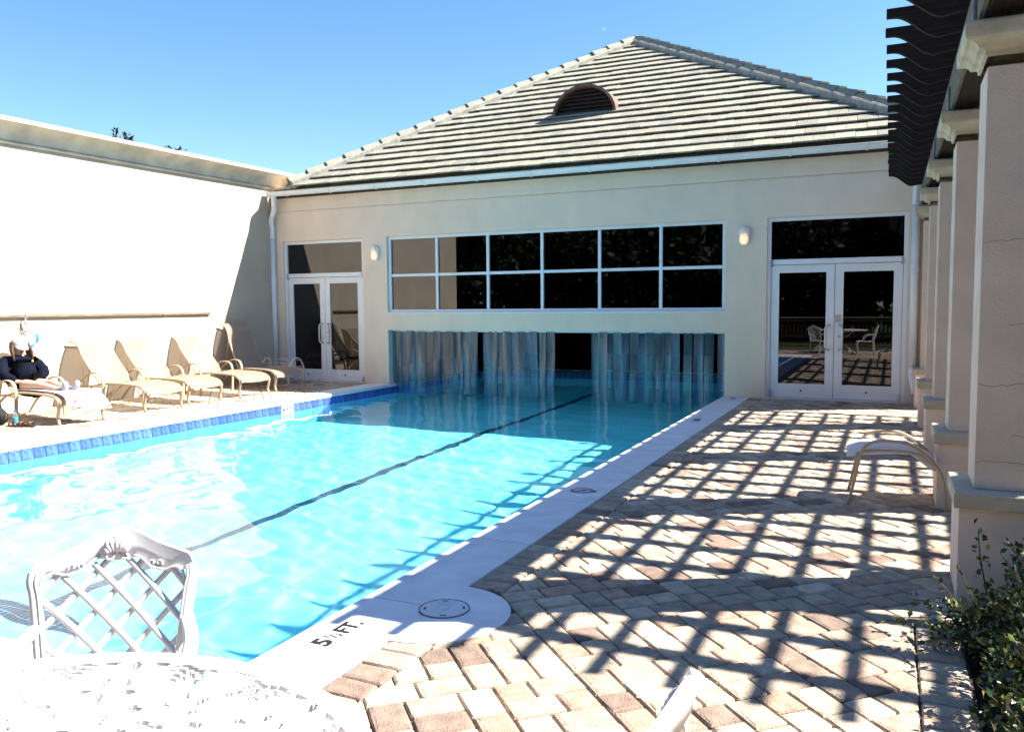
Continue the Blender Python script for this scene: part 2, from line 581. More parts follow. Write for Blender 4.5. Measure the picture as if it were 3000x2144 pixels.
# coping: cast slabs along the pool, each a piece
coping = struct_root('pool_coping')
def slab(xa, xb, ya, yb, lip):
    """lip: side towards the water gets a rounded edge: 'l','r','n'"""
    g = MB()
    r = .028
    arc = [(r - r * math.sin(w), -r + r * math.cos(w)) for w in np.linspace(0, PI / 2, 6)]
    if lip == 'l':      # water at lower x
        prof = [(xb, -.055), (xb, 0)] + [(xa + dx, dz) for dx, dz in arc] + [(xa, -.055)]
        g.prism(prof, 1, ya, yb)
    elif lip == 'r':
        prof = [(xa, -.055), (xa, 0)] + [(xb - dx, dz) for dx, dz in arc] + [(xb, -.055)]
        g.prism(prof[::-1], 1, ya, yb)
    else:
        prof = [(ya, -.055), (ya, 0)] + [(yb - dx, dz) for dx, dz in arc] + [(yb, -.055)]
        g.prism(prof, 0, xa, xb)
    return g
edges = [1.98, 2.43 - .06, 3.59, 4.805, 6.02, 7.24, 8.455, 9.67, 10.89, 12.1, 13.925]
for a, b in zip(edges[:-1], edges[1:]):
    build('coping_slab', slab(POOL_R - .02, PAVE_X, a + .004, b - .004, 'l'), CONC, coping)
for a, b in zip(np.arange(2.43 - .06, 13.9, 1.925), list(np.arange(2.43 - .06 + 1.925, 13.9, 1.925)) + [14.18]):
    build('coping_slab', slab(POOL_L - .45, POOL_L + .02, a + .003, b - .003, 'r'), CONC, coping)
for a, b in ((-9.54, -7.9), (-7.9, -6.25), (-6.25, -4.6), (-4.6, POOL_R - .02)):
    build('coping_slab', slab(a + .003, b - .003, 1.98, POOL_N + .02, 'n'), CONC, coping)
# round bulge that carries the skimmer lid
SKX, SKY, SKR = -2.08, 3.53, .395
g = MB()
arc = [(SKX + SKR * math.cos(w), SKY + SKR * math.sin(w)) for w in np.linspace(-PI / 2, PI / 2, 40)]
poly = [(PAVE_X + .001, SKY - SKR)] + [p for p in arc if p[0] > PAVE_X + .002] + [(PAVE_X + .001, SKY + SKR)]
g.prism(poly, 2, -.055, .003)
build('coping_bulge', g, CONC, coping)
lid = MB()
LX, LY, LR = -2.043, 3.58, .128
lid.lathe([(LR + .003, .0), (LR + .003, .0065), (LR, .0065), (LR, .0035)], (LX, LY, .001), 48, 1)
lid.lathe([(LR - .004, .0), (LR - .004, .006), (LR - .010, .0075), (.036, .0078), (.034, .0062), (.031, .0062), (.029, .0078), (.0001, .0078)], (LX, LY, .001), 48, 0)
for k in range(4):
    w = .45 + k * PI / 2
    lid.box(-.016, .016, -.006, .006, .008, .0092, 1, Matrix.Translation((LX + .1 * math.cos(w), LY + .1 * math.sin(w), 0)) @ Matrix.Rotation(w + PI / 2, 4, 'Z'))
build('skimmer_lid', lid, [mat('lid_plastic', (.66, .65, .65), .5, .06, 10), mat('lid_joint', (.09, .085, .08), .8, .2, 20)], coping)


def text(body, size, parent, loc, rot, mt, name='lettering', bold=.0, sx=1.0):
    cu = bpy.data.curves.new(name, 'FONT')
    cu.body = body
    cu.size = size
    cu.offset = bold
    cu.extrude = .0006
    cu.align_x = 'LEFT'
    cu.materials.append(mt)
    o = bpy.data.objects.new(name, cu)
    COL.objects.link(o)
    o.parent = parent
    o.location = loc
    o.rotation_euler = rot
    o.scale = (sx, 1, 1)
    return o
# text runs along +y, its top towards the water
TR = (0, 0, PI / 2)
TZ = .0035
text('5', .135, coping, (-2.312, 2.955, TZ), TR, PAINT_K, bold=.0045, sx=1.05)
text('1', .055, coping, (-2.362, 3.036, TZ), TR, PAINT_K, bold=.0005)
text('/', .085, coping, (-2.325, 3.056, TZ), TR, PAINT_K)
text('2', .055, coping, (-2.318, 3.080, TZ), TR, PAINT_K, bold=.0005)
text('FT.', .130, coping, (-2.312, 3.118, TZ), TR, PAINT_K, bold=.0035, sx=.86)
text('5 FT', .135, coping, (-2.275, 10.82, TZ), TR, PAINT_K, bold=.0035)
text('5 FT', .11, coping, (-2.275, 13.58, TZ), TR, PAINT_K, bold=.003)
text('4 FT', .125, pool, (POOL_L + .0175, 10.63, -.178), (PI / 2, 0, PI / 2), PAINT_K, bold=.003)
# no-diving disc
g = MB()
NDX, NDY = -2.315, 6.40
for r0, r1, z, mi in ((.0, .098, .0028, 2), (.078, .094, .0036, 1)):
    n = 40
    vs = [(NDX + r * math.cos(2 * PI * k / n), NDY + r * math.sin(2 * PI * k / n), z) for r in (r0, r1) for k in range(n)]
    g.add(vs, [(k, n + k, n + (k + 1) % n, (k + 1) % n) for k in range(n)], False, mi)
Mx = Matrix.Translation((NDX, NDY, 0)) @ Matrix.Rotation(PI / 4, 4, 'Z')
g.box(-.08, .08, -.008, .008, .0028, .0040, 1, Mx)
g.box(-.05, .02, -.016, .006, .0028, .0034, 0, Matrix.Translation((NDX, NDY, 0)) @ Matrix.Rotation(.9, 4, 'Z'))
g.box(-.045, .045, -.03, -.022, .0028, .0034, 0, Matrix.Translation((NDX, NDY, 0)) @ Matrix.Rotation(PI / 2, 4, 'Z'))
build('no_diving_mark', g, [PAINT_K, PAINT_R, TILE_W], coping)
text('NO', .04, coping, (-2.19, 6.37, TZ), TR, PAINT_K, bold=.001)

# ------------------------------------------------------------------ pavers
deck = struct_root('deck_paving')


def clip(poly, a, b, c):
    """keep a*x+b*y<=c"""
    out = []
    for i in range(len(poly)):
        p, q = poly[i], poly[(i + 1) % len(poly)]
        dp, dq = a * p[0] + b * p[1] - c, a * q[0] + b * q[1] - c
        if dp <= 0:
            out.append(p)
        if dp * dq < 0:
            t = dp / (dp - dq)
            out.append((p[0] + t * (q[0] - p[0]), p[1] + t * (q[1] - p[1])))
    return out


def area(p):
    return .5 * sum(p[i][0] * p[(i + 1) % len(p)][1] - p[(i + 1) % len(p)][0] * p[i][1] for i in range(len(p)))


def inset(poly, d):
    n = len(poly)
    out = []
    for i in range(n):
        p0, p1, p2 = Vector(poly[i - 1]), Vector(poly[i]), Vector(poly[(i + 1) % n])
        e1, e2 = (p1 - p0), (p2 - p1)
        if e1.length < 1e-6 or e2.length < 1e-6:
            return None
        e1.normalize(); e2.normalize()
        n1, n2 = Vector((-e1.y, e1.x)), Vector((-e2.y, e2.x))
        bis = n1 + n2
        if bis.length < 1e-6:
            return None
        bis.normalize()
        out.append(tuple(p1 + bis * (d / max(.45, bis.dot(n1)))))
    return out if area(out) > 1e-4 else None


def clean(poly, eps=.006):
    out = []
    for p in poly:
        if not out or math.dist(p, out[-1]) > eps:
            out.append(p)
    if len(out) > 1 and math.dist(out[0], out[-1]) <= eps:
        out.pop()
    return out


prnd = random.Random(3)


def paver_shape(mb, poly, mi=0, jit=1.0):
    """bevelled, slightly cushioned, slightly uneven block with its top near z=0"""
    poly = clean(poly)
    if len(poly) < 3 or area(poly) < .0012:
        return False
    if jit and len(poly) == 4:
        q = []
        for k in range(4):                      # worn corners
            p, a, b = Vector(poly[k]), Vector(poly[k - 1]), Vector(poly[(k + 1) % 4])
            c = .011 * prnd.uniform(.6, 1.4)
            if (a - p).length > .06 and (b - p).length > .06:
                q += [tuple(p + (a - p).normalized() * c), tuple(p + (b - p).normalized() * c)]
            else:
                q.append(tuple(p))
        poly = q
    a = inset(poly, .0038)
    b = inset(poly, .0095)
    c = inset(poly, .027)
    if not a or not b:
        return False
    cx, cy = sum(p[0] for p in poly) / len(poly), sum(p[1] for p in poly) / len(poly)
    tx, ty, tz = prnd.uniform(-.012, .012) * jit, prnd.uniform(-.012, .012) * jit, prnd.uniform(-.003, .0005) * jit - .001
    n = len(poly)
    rings = [(a, -.035), (a, -.010), (b, -.0032)] + ([(c, 0)] if c else [])
    vs = []
    for r, z in rings:
        wob = .0016 if z > -.03 else 0
        vs += [(p[0] + prnd.uniform(-wob, wob), p[1] + prnd.uniform(-wob, wob), z + tz + tx * (p[0] - cx) + ty * (p[1] - cy)) for p in r]
    m = len(rings)
    fs = [(i * n + k, i * n + (k + 1) % n, (i + 1) * n + (k + 1) % n, (i + 1) * n + k) for i in range(m - 1) for k in range(n)]
    fs.append(tuple((m - 1) * n + k for k in range(n)))
    mb.add(vs, fs, False, mi)
    return True


# one repeat of the laying pattern: 3x2, 2x3 and 2x2 blocks on a 12x12 grid that wraps round
UNIT = [(0, 0, 3, 2), (3, 0, 3, 2), (6, 0, 2, 3), (8, 0, 2, 2), (10, 0, 2, 3), (0, 2, 2, 2), (2, 2, 2, 2), (4, 2, 2, 2), (8, 2, 2, 2), (6, 3, 2, 3), (10, 3, 2, 3), (0, 4, 2, 3), (2, 4, 2, 2), (4, 4, 2, 2), (8, 4, 2, 2), (2, 6, 3, 2), (5, 6, 2, 3), (7, 6, 2, 2), (9, 6, 3, 2), (0, 7, 2, 2), (2, 8, 3, 2), (7, 8, 3, 2), (10, 8, 2, 2), (0, 9, 2, 3), (5, 9, 2, 3), (2, 10, 3, 2), (7, 10, 2, 2), (9, 10, 3, 2)]


def laid(x0, x1, y0, y1, seed):
    """pavers of a rectangle, laid at 45 degrees: list of clipped polygons"""
    U = .0735
    ca, sa = math.cos(math.radians(43.5)), math.sin(math.radians(43.5))
    cx, cy = (x0 + x1) / 2, (y0 + y1) / 2
    R = math.hypot(x1 - x0, y1 - y0) / 2 + .4
    n = int(2 * R / U) + 2
    res = []
    for i, j, a, b in [(i + 12 * u + seed % 5, j + 12 * v, a, b) for u in range(-1, n // 12 + 1) for v in range(-1, n // 12 + 1) for i, j, a, b in UNIT]:
        q = [(i, j), (i + a, j), (i + a, j + b), (i, j + b)]
        P = [(cx + ca * (u * U - R) - sa * (v * U - R), cy + sa * (u * U - R) + ca * (v * U - R)) for u, v in q]
        if max(p[0] for p in P) < x0 or min(p[0] for p in P) > x1 or max(p[1] for p in P) < y0 or min(p[1] for p in P) > y1:
            continue
        for aa, bb, cc in ((1, 0, x1), (-1, 0, -x0), (0, 1, y1), (0, -1, -y0)):
            P = clip(P, aa, bb, cc)
            if len(P) < 3:
                break
        if len(P) >= 3 and area(P) > .0012:
            res.append(P)
    return res


def rect(xa, xb, ya, yb):
    return [(xa, ya), (xb, ya), (xb, yb), (xa, yb)]


polys = []
SOLD = PAVE_X + .215
# soldier course along the coping, broken by the skimmer bulge
y = -.5
while y < 13.9:
    w = .148 + prnd.uniform(-.004, .004)
    if not (SKY - SKR + .03 < y + w / 2 < SKY + SKR - .03) and y > 2.0:
        polys.append(rect(PAVE_X + .004, SOLD, y, min(y + w, 13.915)))
    y += w
for P in laid(SOLD, .90, 2.0, 13.9, 21):
    if sum(p[1] for p in P) / len(P) < 4.3:
        P = clip(P, 1, 0, .1385)
        if len(P) < 3 or area(P) < .0012:
            continue
    polys.append(P)
for P in laid(-4.2, .132, -.6, 1.972, 22):
    polys.append(P)
for P in laid(PAVE_X + .004, SOLD, SKY - SKR - .02, SKY + SKR + .05, 24):
    c = (sum(p[0] for p in P) / len(P), sum(p[1] for p in P) / len(P))
    if math.dist(c, (SKX, SKY)) > SKR - .02:
        polys.append(P)
def inside_bulge(P):
    c = (sum(p[0] for p in P) / len(P), sum(p[1] for p in P) / len(P))
    return math.dist(c, (SKX, SKY)) < SKR - .07
polys = [P for P in polys if not inside_bulge(P)]
# edging course by the planting bed
y = -.5
while y < 4.26:
    w = .105 + prnd.uniform(-.003, .003)
    polys.append(rect(.140, .335, y, y + w))
    y += w


def screen(p):
    d = Vector((p[0], p[1], 0)) - Vector(EYE)
    z = d.dot(fw)
    if z < .1:
        return None
    return 1136 + FOC * d.dot(rt) / z, 812 - FOC * d.dot(up) / z


def seen_size(P):
    S = [screen(p) for p in P]
    if any(s is None for s in S):
        return 0
    u, v = sum(s[0] for s in S) / len(S), sum(s[1] for s in S) / len(S)
    c = (sum(p[0] for p in P) / len(P), sum(p[1] for p in P) / len(P))
    if not (-20 < u < 2300 and -20 < v < 1650) or math.dist(c, (-1.336, .712)) < 1.0 or (c[0] > .15 and c[1] < 4.2):
        return 0
    return abs(area(S))


polys.sort(key=lambda P: -seen_size(P))
PW = [22, 24, 22, 22, 10]
far = MB()
for k, P in enumerate(polys):
    mi = prnd.choices(range(5), PW)[0]
    if k < 295:
        mb = MB()
        if paver_shape(mb, P):
            build('paver', mb, PAVE[mi], deck)
    else:
        paver_shape(far, P, mi)
for P in laid(-12.2, POOL_L - .455, -.6, 13.9, 31) + laid(POOL_L - .45, -4.2, -.6, 1.972, 33):
    paver_shape(far, P, prnd.choices(range(5), [30, 28, 22, 12, 8])[0])
build('far_paving', far, PAVE, deck, kind='stuff')

# more

# ------------------------------------------------------------------ the pool house
HX = -5.5
house = thing('pool_house', 'tan stucco pool house with grey tiled hip roof across the far end of the pool', 'building', (HX, WALL_Y, 0))
WIN = (-9.151, -2.507, 1.427, 2.935)
OPN = (-9.151, -2.507, -.6, 1.08)
LDOOR = (-11.756, -9.724, 0, 2.93)
RDOOR = (-1.848, .226, 0, 2.93)
T = .26


def holed_wall(mb, xs, zs, hole, y0, y1):
    """wall of cells between the x and z lines, with real reveals round the holes"""
    nx, nz = len(xs) - 1, len(zs) - 1
    H = lambda i, j: i < 0 or j < 0 or i >= nx or j >= nz or hole((xs[i] + xs[i + 1]) / 2, (zs[j] + zs[j + 1]) / 2)
    for i in range(nx):
        for j in range(nz):
            if H(i, j):
                continue
            a, b, c, d = xs[i], xs[i + 1], zs[j], zs[j + 1]
            mb.add([(a, y0, c), (b, y0, c), (b, y0, d), (a, y0, d)], [(0, 1, 2, 3)])
            mb.add([(a, y1, c), (b, y1, c), (b, y1, d), (a, y1, d)], [(3, 2, 1, 0)])
            if H(i - 1, j):
                mb.add([(a, y0, c), (a, y1, c), (a, y1, d), (a, y0, d)], [(3, 2, 1, 0)])
            if H(i + 1, j):
                mb.add([(b, y0, c), (b, y1, c), (b, y1, d), (b, y0, d)], [(0, 1, 2, 3)])
            if H(i, j - 1):
                mb.add([(a, y0, c), (b, y0, c), (b, y1, c), (a, y1, c)], [(3, 2, 1, 0)])
            if H(i, j + 1):
                mb.add([(a, y0, d), (b, y0, d), (b, y1, d), (a, y1, d)], [(0, 1, 2, 3)])


def in_hole(x, z):
    return any(h[0] < x < h[1] and h[2] < z < h[3] for h in (WIN, OPN, LDOOR, RDOOR))


g = MB()
holed_wall(g, [-12.4, -11.756, -9.724, -9.151, -2.507, -1.848, .226, 1.25], [-.6, 0, 1.08, 1.427, 2.93, 2.935, 3.545], in_hole, WALL_Y, WALL_Y + T)
build('front_wall', g, STUCCO, house, True)
# upper band stands a little proud, with a shadow joint beneath
g = MB().box(-12.4, 1.25, WALL_Y - .012, WALL_Y + T, 3.558, 4.05)
g.box(-12.4, 1.25, WALL_Y + .012, WALL_Y + T, 3.545, 3.558)
build('upper_band', g, STUCCO, house, True)
# side and back walls, inside
g = MB()
g.box(1.0, 1.25, WALL_Y + T, 25, -.06, 4.0)
g.box(-12.4, -12.2, WALL_Y + T, 25, -.06, 4.0)
g.box(-12.4, 1.25, 25, 25.2, -.06, 4.0)
build('side_wall', g, STUCCO, house, True)
g = MB()
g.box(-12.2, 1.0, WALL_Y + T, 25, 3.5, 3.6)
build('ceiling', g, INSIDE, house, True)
g = MB()
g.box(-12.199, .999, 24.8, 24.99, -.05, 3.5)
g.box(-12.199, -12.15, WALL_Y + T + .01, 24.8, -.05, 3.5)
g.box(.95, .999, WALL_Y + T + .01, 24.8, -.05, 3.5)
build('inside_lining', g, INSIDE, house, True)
g = MB()
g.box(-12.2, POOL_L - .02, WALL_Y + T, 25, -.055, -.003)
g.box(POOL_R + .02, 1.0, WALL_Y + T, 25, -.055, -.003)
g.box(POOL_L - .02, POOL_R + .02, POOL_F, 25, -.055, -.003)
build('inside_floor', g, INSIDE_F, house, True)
g = MB().box(POOL_L - .02, POOL_R + .02, POOL_F - .02, POOL_F + .3, -.003, .012)
build('inside_coping', g, CONC, house, True)

# long window: frame, bars and twelve panes
g = MB()
yf = WALL_Y + .055
x0, x1, z0, z1 = WIN
fwid = .06
g.bbox(x0, x1, yf, yf + .09, z1 - fwid, z1, .004)
g.bbox(x0, x1, yf, yf + .09, z0, z0 + fwid, .004)
g.bbox(x0, x0 + fwid, yf + .001, yf + .089, z0 + fwid, z1 - fwid, .004)
g.bbox(x1 - fwid, x1, yf + .001, yf + .089, z0 + fwid, z1 - fwid, .004)
g.bbox(x0 - .0, x1 + .0, WALL_Y - .012, yf + .002, z0 - .022, z0 + .006, .003)
window = build('window', g, ALU, house, True)
step = (x1 - x0) / 6
zm = 2.165
for k in range(1, 6):
    xm = x0 + step * k
    build('mullion', MB().bbox(xm - .027, xm + .027, yf + .004, yf + .086, z0 + fwid, z1 - fwid, .004), ALU, window)
g = MB()
for k in range(6):
    a = x0 + step * k + (.027 if k else fwid)
    b = x0 + step * (k + 1) - (.027 if k < 5 else fwid)
    build('transom_bar', MB().bbox(a, b, yf + .008, yf + .082, zm - .026, zm + .026, .004), ALU, window)
for o in window.children:
    for v in o.data.vertices:
        v.co -= house.location
for k in range(6):
    for lo, hi in ((z0 + fwid, zm - .026), (zm + .026, z1 - fwid)):
        a = x0 + step * k + (.027 if k else fwid)
        b = x0 + step * (k + 1) - (.027 if k < 5 else fwid)
        p = build('pane', MB().box(a - .006, b + .006, yf + .040, yf + .048, lo - .006, hi + .006), PANE, window)
        for v in p.data.vertices:
            v.co -= house.location


def glass_doors(D):
    x0, x1, z0, z1 = D
    y = WALL_Y + .045
    f = .062
    zt = 2.255                                    # head of the leaves
    g = MB()
    g.bbox(x0, x0 + f, y, y + .1, 0.001, z1, .004)
    g.bbox(x1 - f, x1, y, y + .1, 0.001, z1, .004)
    g.bbox(x0 + f, x1 - f, y + .001, y + .099, z1 - f, z1 - .001, .004)
    g.bbox(x0 + f, x1 - f, y + .001, y + .099, zt - .085, zt, .004)
    g.box(x0 + f, x1 - f, y - .03, y + .1, 0.001, .014)
    off = -house.location
    def sub(name, mb, m, par):
        o = build(name, mb, m, par)
        for v in o.data.vertices:
            v.co += off
        return o
    d = build('entrance_doors', g, ALU, house, True)
    sub('transom_pane', MB().box(x0 + f - .006, x1 - f + .006, y + .045, y + .053, zt - .006, z1 - f + .006), PANE, d)
    sub('notice', MB().box((x0 + x1) / 2 - .02, (x0 + x1) / 2 + .30, y + .056, y + .058, z1 - .32, z1 - f - .01), mat('faded_notice', (.30, .31, .31), .8, .05, 8), d)
    mid = (x0 + x1) / 2
    lt = zt - .092
    for s, (a, b) in enumerate(((x0 + f + .006, mid - .004), (mid + .004, x1 - f - .006))):
        g = MB()
        st, tr, br = .125, .125, .225
        yy0, yy1 = y + .02, y + .065
        g.bbox(a, a + st, yy0, yy1, .02, lt, .003)
        g.bbox(b - st, b, yy0, yy1, .02, lt, .003)
        g.bbox(a + st, b - st, yy0 + .001, yy1 - .001, lt - tr, lt - .001, .003)
        g.bbox(a + st, b - st, yy0 + .001, yy1 - .001, .021, .02 + br, .003)
        sub('door_leaf', g, ALU, d)
        sub('door_pane', MB().box(a + st - .006, b - st + .006, y + .038, y + .046, .02 + br - .006, lt - tr + .006), PANE, d)
        hx = mid + (-.075 if s == 0 else .075)
        gx = mid + (-.155 if s == 0 else .0)
        pth = bez([(hx, yy0, .80), (hx, yy0 - .05, .80), (hx + (-.045 if s == 0 else .045), yy0 - .058, .84), (hx + (-.05 if s == 0 else .05), yy0 - .058, 1.0), (hx + (-.045 if s == 0 else .045), yy0 - .058, 1.16), (hx, yy0 - .05, 1.20), (hx, yy0, 1.20)], 5)
        sub('pull_handle', MB().tube(pth, .016, 8), STEEL, d)
        sub('door_stop', MB().box((a + b) / 2 - .012, (a + b) / 2 + .012, yy0 - .012, yy0, .12, .15), BLACK, d)
        px = a - .012 if s == 0 else b - .028
        for zz in (lt - .03, .02):
            sub('pivot_hinge', MB().bbox(px, px + .04, y - .016, y + .03, zz, zz + .11, .004), GALV, d)
    sub('door_lock', MB().lathe([(.0001, -.006), (.028, -.006), (.030, .002)], (0, 0, 0), 16) if False else MB().tube([(mid + .07, y + .024, 1.02), (mid + .07, y + .006, 1.02)], .026, 14), STEEL, d)
    return d


ldoors = glass_doors(LDOOR)
rdoors = glass_doors(RDOOR)
_y = WALL_Y + .045
_m = (RDOOR[0] + RDOOR[1]) / 2
o = build('lock_plate', MB().bbox(_m + .01, _m + .10, _y + .010, _y + .022, 1.245, 1.36, .003), STEEL, rdoors)
for v in o.data.vertices:
    v.co -= house.location

# gutter: half-round with straps, and two downpipes
GX0, GX1 = -11.93, 1.15
def gut_prof(r, t=0):
    P = [(-r * math.cos(w), -r * math.sin(w)) for w in np.linspace(0, PI, 12)]
    return P
g = MB()
gy, gz, gr = WALL_Y - .215, 3.94, .085
prof = [(gy + a, gz + b) for a, b in gut_prof(gr)] + [(gy + a, gz + b) for a, b in gut_prof(gr - .006)[::-1]]
g.prism(prof, 0, GX0, GX1)
for x in (GX0, GX1 - .004):
    g.prism([(gy + a, gz + b) for a, b in gut_prof(gr - .002)], 0, x, x + .004)
g.tube([(GX0, gy - gr, gz), (GX1, gy - gr, gz)], .011, 8)
gutter = build('gutter', g, PVC, house, True)
k = 0
for x in np.arange(-11.45, 1.0, 1.105):
    P = [(gy + a * 1.13, gz + b * 1.13) for a, b in gut_prof(gr)] + [(gy + a, gz + b) for a, b in gut_prof(gr)[::-1]]
    o = build('gutter_strap', MB().prism(P, 0, x, x + .032), PVC, gutter)
    for v in o.data.vertices:
        v.co -= house.location
def downpipe(x, bend, foot):
    g = MB()
    xw = x + bend
    yw = WALL_Y - .07
    g.tube(bez([(x, gy, gz - .07), (x, gy, gz - .22), (x + bend * .25, gy + .05, gz - .36), (xw - bend * .2, yw - .06, gz - .55), (xw, yw, gz - .72), (xw, yw, gz - .9)], 6), .055, 14)
    g.tube([(xw, yw, gz - .88), (xw, yw, foot)], .055, 14)
    for z in (gz - .93, 2.0):
        g.tube([(xw, yw, z), (xw, yw, z + .05)], .061, 14)
    g.tube(bez([(xw, yw, foot + .02), (xw, yw, foot - .12), (xw + .04, yw - .06, foot - .30), (xw + .05, yw - .13, max(.06, foot - .40))], 5), .055, 14)
    return build('downpipe', g, PVC, house, True)
downpipe(-11.78, -.19, .15)
downpipe(.335, -.02, .55)
build('eave_board', MB().box(-11.85, 1.1, WALL_Y - .125, WALL_Y - .10, 3.82, 4.005), FASCIA, house, True)
build('eave_soffit', MB().box(-12.2, 1.1, WALL_Y - .099, WALL_Y - .013, 3.86, 3.90), STUCCO, house, True)

# roof: front plane of overlapping flat tiles, hips with capping tiles
EY, EZ = 13.615, 3.965
AX, AY, AZ = -5.69, 19.61, 7.79
EL, ER = -11.42, .95
KS = (AZ - EZ) / (AY - EY)
pitch = math.atan(KS)
g = MB()
ap = (AX, AY, AZ - .03)
bl, br = (EL, EY, EZ - .03), (ER, EY, EZ - .03)
g.add([bl, br, ap, (EL, 26, EZ - .03), (ER, 26, EZ - .03), (AX, 21, AZ - .03)], [(0, 1, 2), (1, 4, 5, 2), (3, 0, 2, 5), (4, 3, 5)])
roof = build('roof', g, ROOF[3], house, True)
SL = math.hypot(AY - EY, AZ - EZ)
course = .331
tw = .302
ncs = int(SL / course)
tiles = []
rr = random.Random(8)
for c in range(ncs + 1):
    s0 = c * course - .03
    off = (c % 2) * tw / 2
    fr = min(1, (s0 + course * .6) / SL)
    xl, xr = EL + (AX - EL) * fr, ER + (AX - ER) * fr
    x = EL - tw + off
    while x < ER + tw:
        a, b = max(x, xl - .05), min(x + tw, xr + .05)
        if b - a > .07:
            tiles.append((c, s0, a, b))
        x += tw
tiles.sort(key=lambda t: (t[1] * math.cos(pitch)) ** 2 * 1.0 + (t[2] * .3) ** 2 * .1)
VENT_Y0 = 15.60
rest = MB()
tmesh = {}
for k, (c, s0, a, b) in enumerate(tiles):
    yb = EY + s0 * math.cos(pitch)
    if a > -6.15 and b < -4.95 and VENT_Y0 - .05 < yb < VENT_Y0 + .25:
        continue
    w = b - a - .004
    M = Matrix.Translation(((a + b) / 2, yb, EZ + s0 * math.sin(pitch))) @ Matrix.Rotation(pitch - .125 + rr.uniform(-.006, .006), 4, 'X') @ Matrix.Rotation(rr.uniform(-.008, .008), 4, 'Y')
    mi = rr.choices(range(4), [32, 30, 22, 16])[0]
    mb = MB().bbox(-w / 2, w / 2, 0, course + .05, .010, .036, .004)
    lift = Matrix.Translation((0, 0, .054 + rr.uniform(-.003, .005)))
    if k < 292:
        key = (round(w, 3), mi)
        if key not in tmesh:
            tmesh[key] = build('roof_tile', mb, ROOF[mi], roof)
            o = tmesh[key]
        else:
            o = tmesh[key].copy()
            COL.objects.link(o)
        o.matrix_local = Matrix.Translation(-house.location) @ M @ lift
    else:
        rest.bbox(-w / 2, w / 2, 0, course + .05, .010, .036, .004, mi, M @ lift)
o = build('upper_roof_tiles', rest, ROOF, roof, kind='stuff')
for v in o.data.vertices:
    v.co -= house.location
# hips
def hip(P, Q, n, side):
    P, Q = Vector(P), Vector(Q)
    d = (Q - P)
    L = d.length
    d.normalize()
    across = d.cross(Vector((0, 0, 1))).normalized()
    upn = across.cross(d).normalized()
    mo = MB()
    for s in (-1, 1):
        mo.prism([(0, 0)], 0, 0, 0) if False else None
    Mx = Matrix((d, across, upn)).transposed().to_4x4()
    Mx.translation = P - house.location
    mo.bbox(0, L - .1, -.20, .20, -.11, .055, .03)
    m = build('ridge_mortar', mo, MORTAR, roof)
    m.matrix_local = Mx
    first = None
    st = L / n
    for k in range(n):
        g = MB()
        sec = [(-.165, -.045), (-.09, .055), (.09, .055), (.165, -.045), (.145, -.06), (.075, .025), (-.075, .025), (-.145, -.06)]
        nn = len(sec)
        vs = [(0, u, v + .035) for u, v in sec] + [(st + .05, u * .86, v * .86 + .002) for u, v in sec]
        g.add(vs, [(i, (i + 1) % nn, nn + (i + 1) % nn, nn + i) for i in range(nn)] + [tuple(range(nn - 1, -1, -1)), tuple(range(nn, 2 * nn))])
        if first is None:
            o = first = build('ridge_tile', g, ROOF[0], roof)
        else:
            o = first.copy()
            COL.objects.link(o)
        M2 = Mx.copy()
        M2.translation = P - house.location + d * (k * st) + upn * (.07 + rr.uniform(-.006, .006)) + across * rr.uniform(-.006, .006)
        o.matrix_local = M2
hip((EL + .10, EY + .08, EZ + .10), (AX, AY, AZ + .04), 21, -1)
hip((ER, EY - .05, EZ + .03), (AX, AY, AZ + .04), 22, 1)

# half-round louvred vent in the roof
VX, VY, VZ, VW, VH = -5.575, VENT_Y0, 5.265, .665, .60
def archp(w, h, n=22):
    return [(VX - w * math.cos(t), VZ + h * math.sin(t)) for t in np.linspace(0, PI, n)]
g = MB()
depth = 1.05
oa, ia = archp(VW, VH), archp(VW - .055, VH - .055)
n = len(oa)
vs = [(x, VY - .06, z) for x, z in oa] + [(x, VY + depth, z) for x, z in oa] + [(x, VY - .06, z) for x, z in ia] + [(x, VY + .25, z) for x, z in ia]
fs = [(i, i + 1, n + i + 1, n + i) for i in range(n - 1)] + [(i, 2 * n + i, 2 * n + i + 1, i + 1) for i in range(n - 1)] + [(2 * n + i, 3 * n + i, 3 * n + i + 1, 2 * n + i + 1) for i in range(n - 1)]
g.add(vs, fs, False)
g.box(VX - VW, VX + VW, VY - .06, VY + .3, VZ - .04, VZ + .006)
vent = build('roof_vent', g, COPPER, house, True)
def hsub(name, mb, m, par):
    o = build(name, mb, m, par)
    for v in o.data.vertices:
        v.co -= house.location
    return o
hsub('vent_back', MB().prism([p for p in archp(VW - .03, VH - .03)], 1, VY + .2, VY + .22), BLACK, vent)
for k in range(7):
    z = VZ + .045 + k * .075
    hw = (VW - .055) * math.sqrt(max(0, 1 - ((z - VZ + .02) / (VH - .05)) ** 2))
    if hw > .08:
        M = Matrix.Translation((VX, VY + .05, z)) @ Matrix.Rotation(.75, 4, 'X')
        hsub('vent_slat', MB().box(-hw, hw, -.055, .055, -.006, .006, 0, M), COPPER_D, vent)

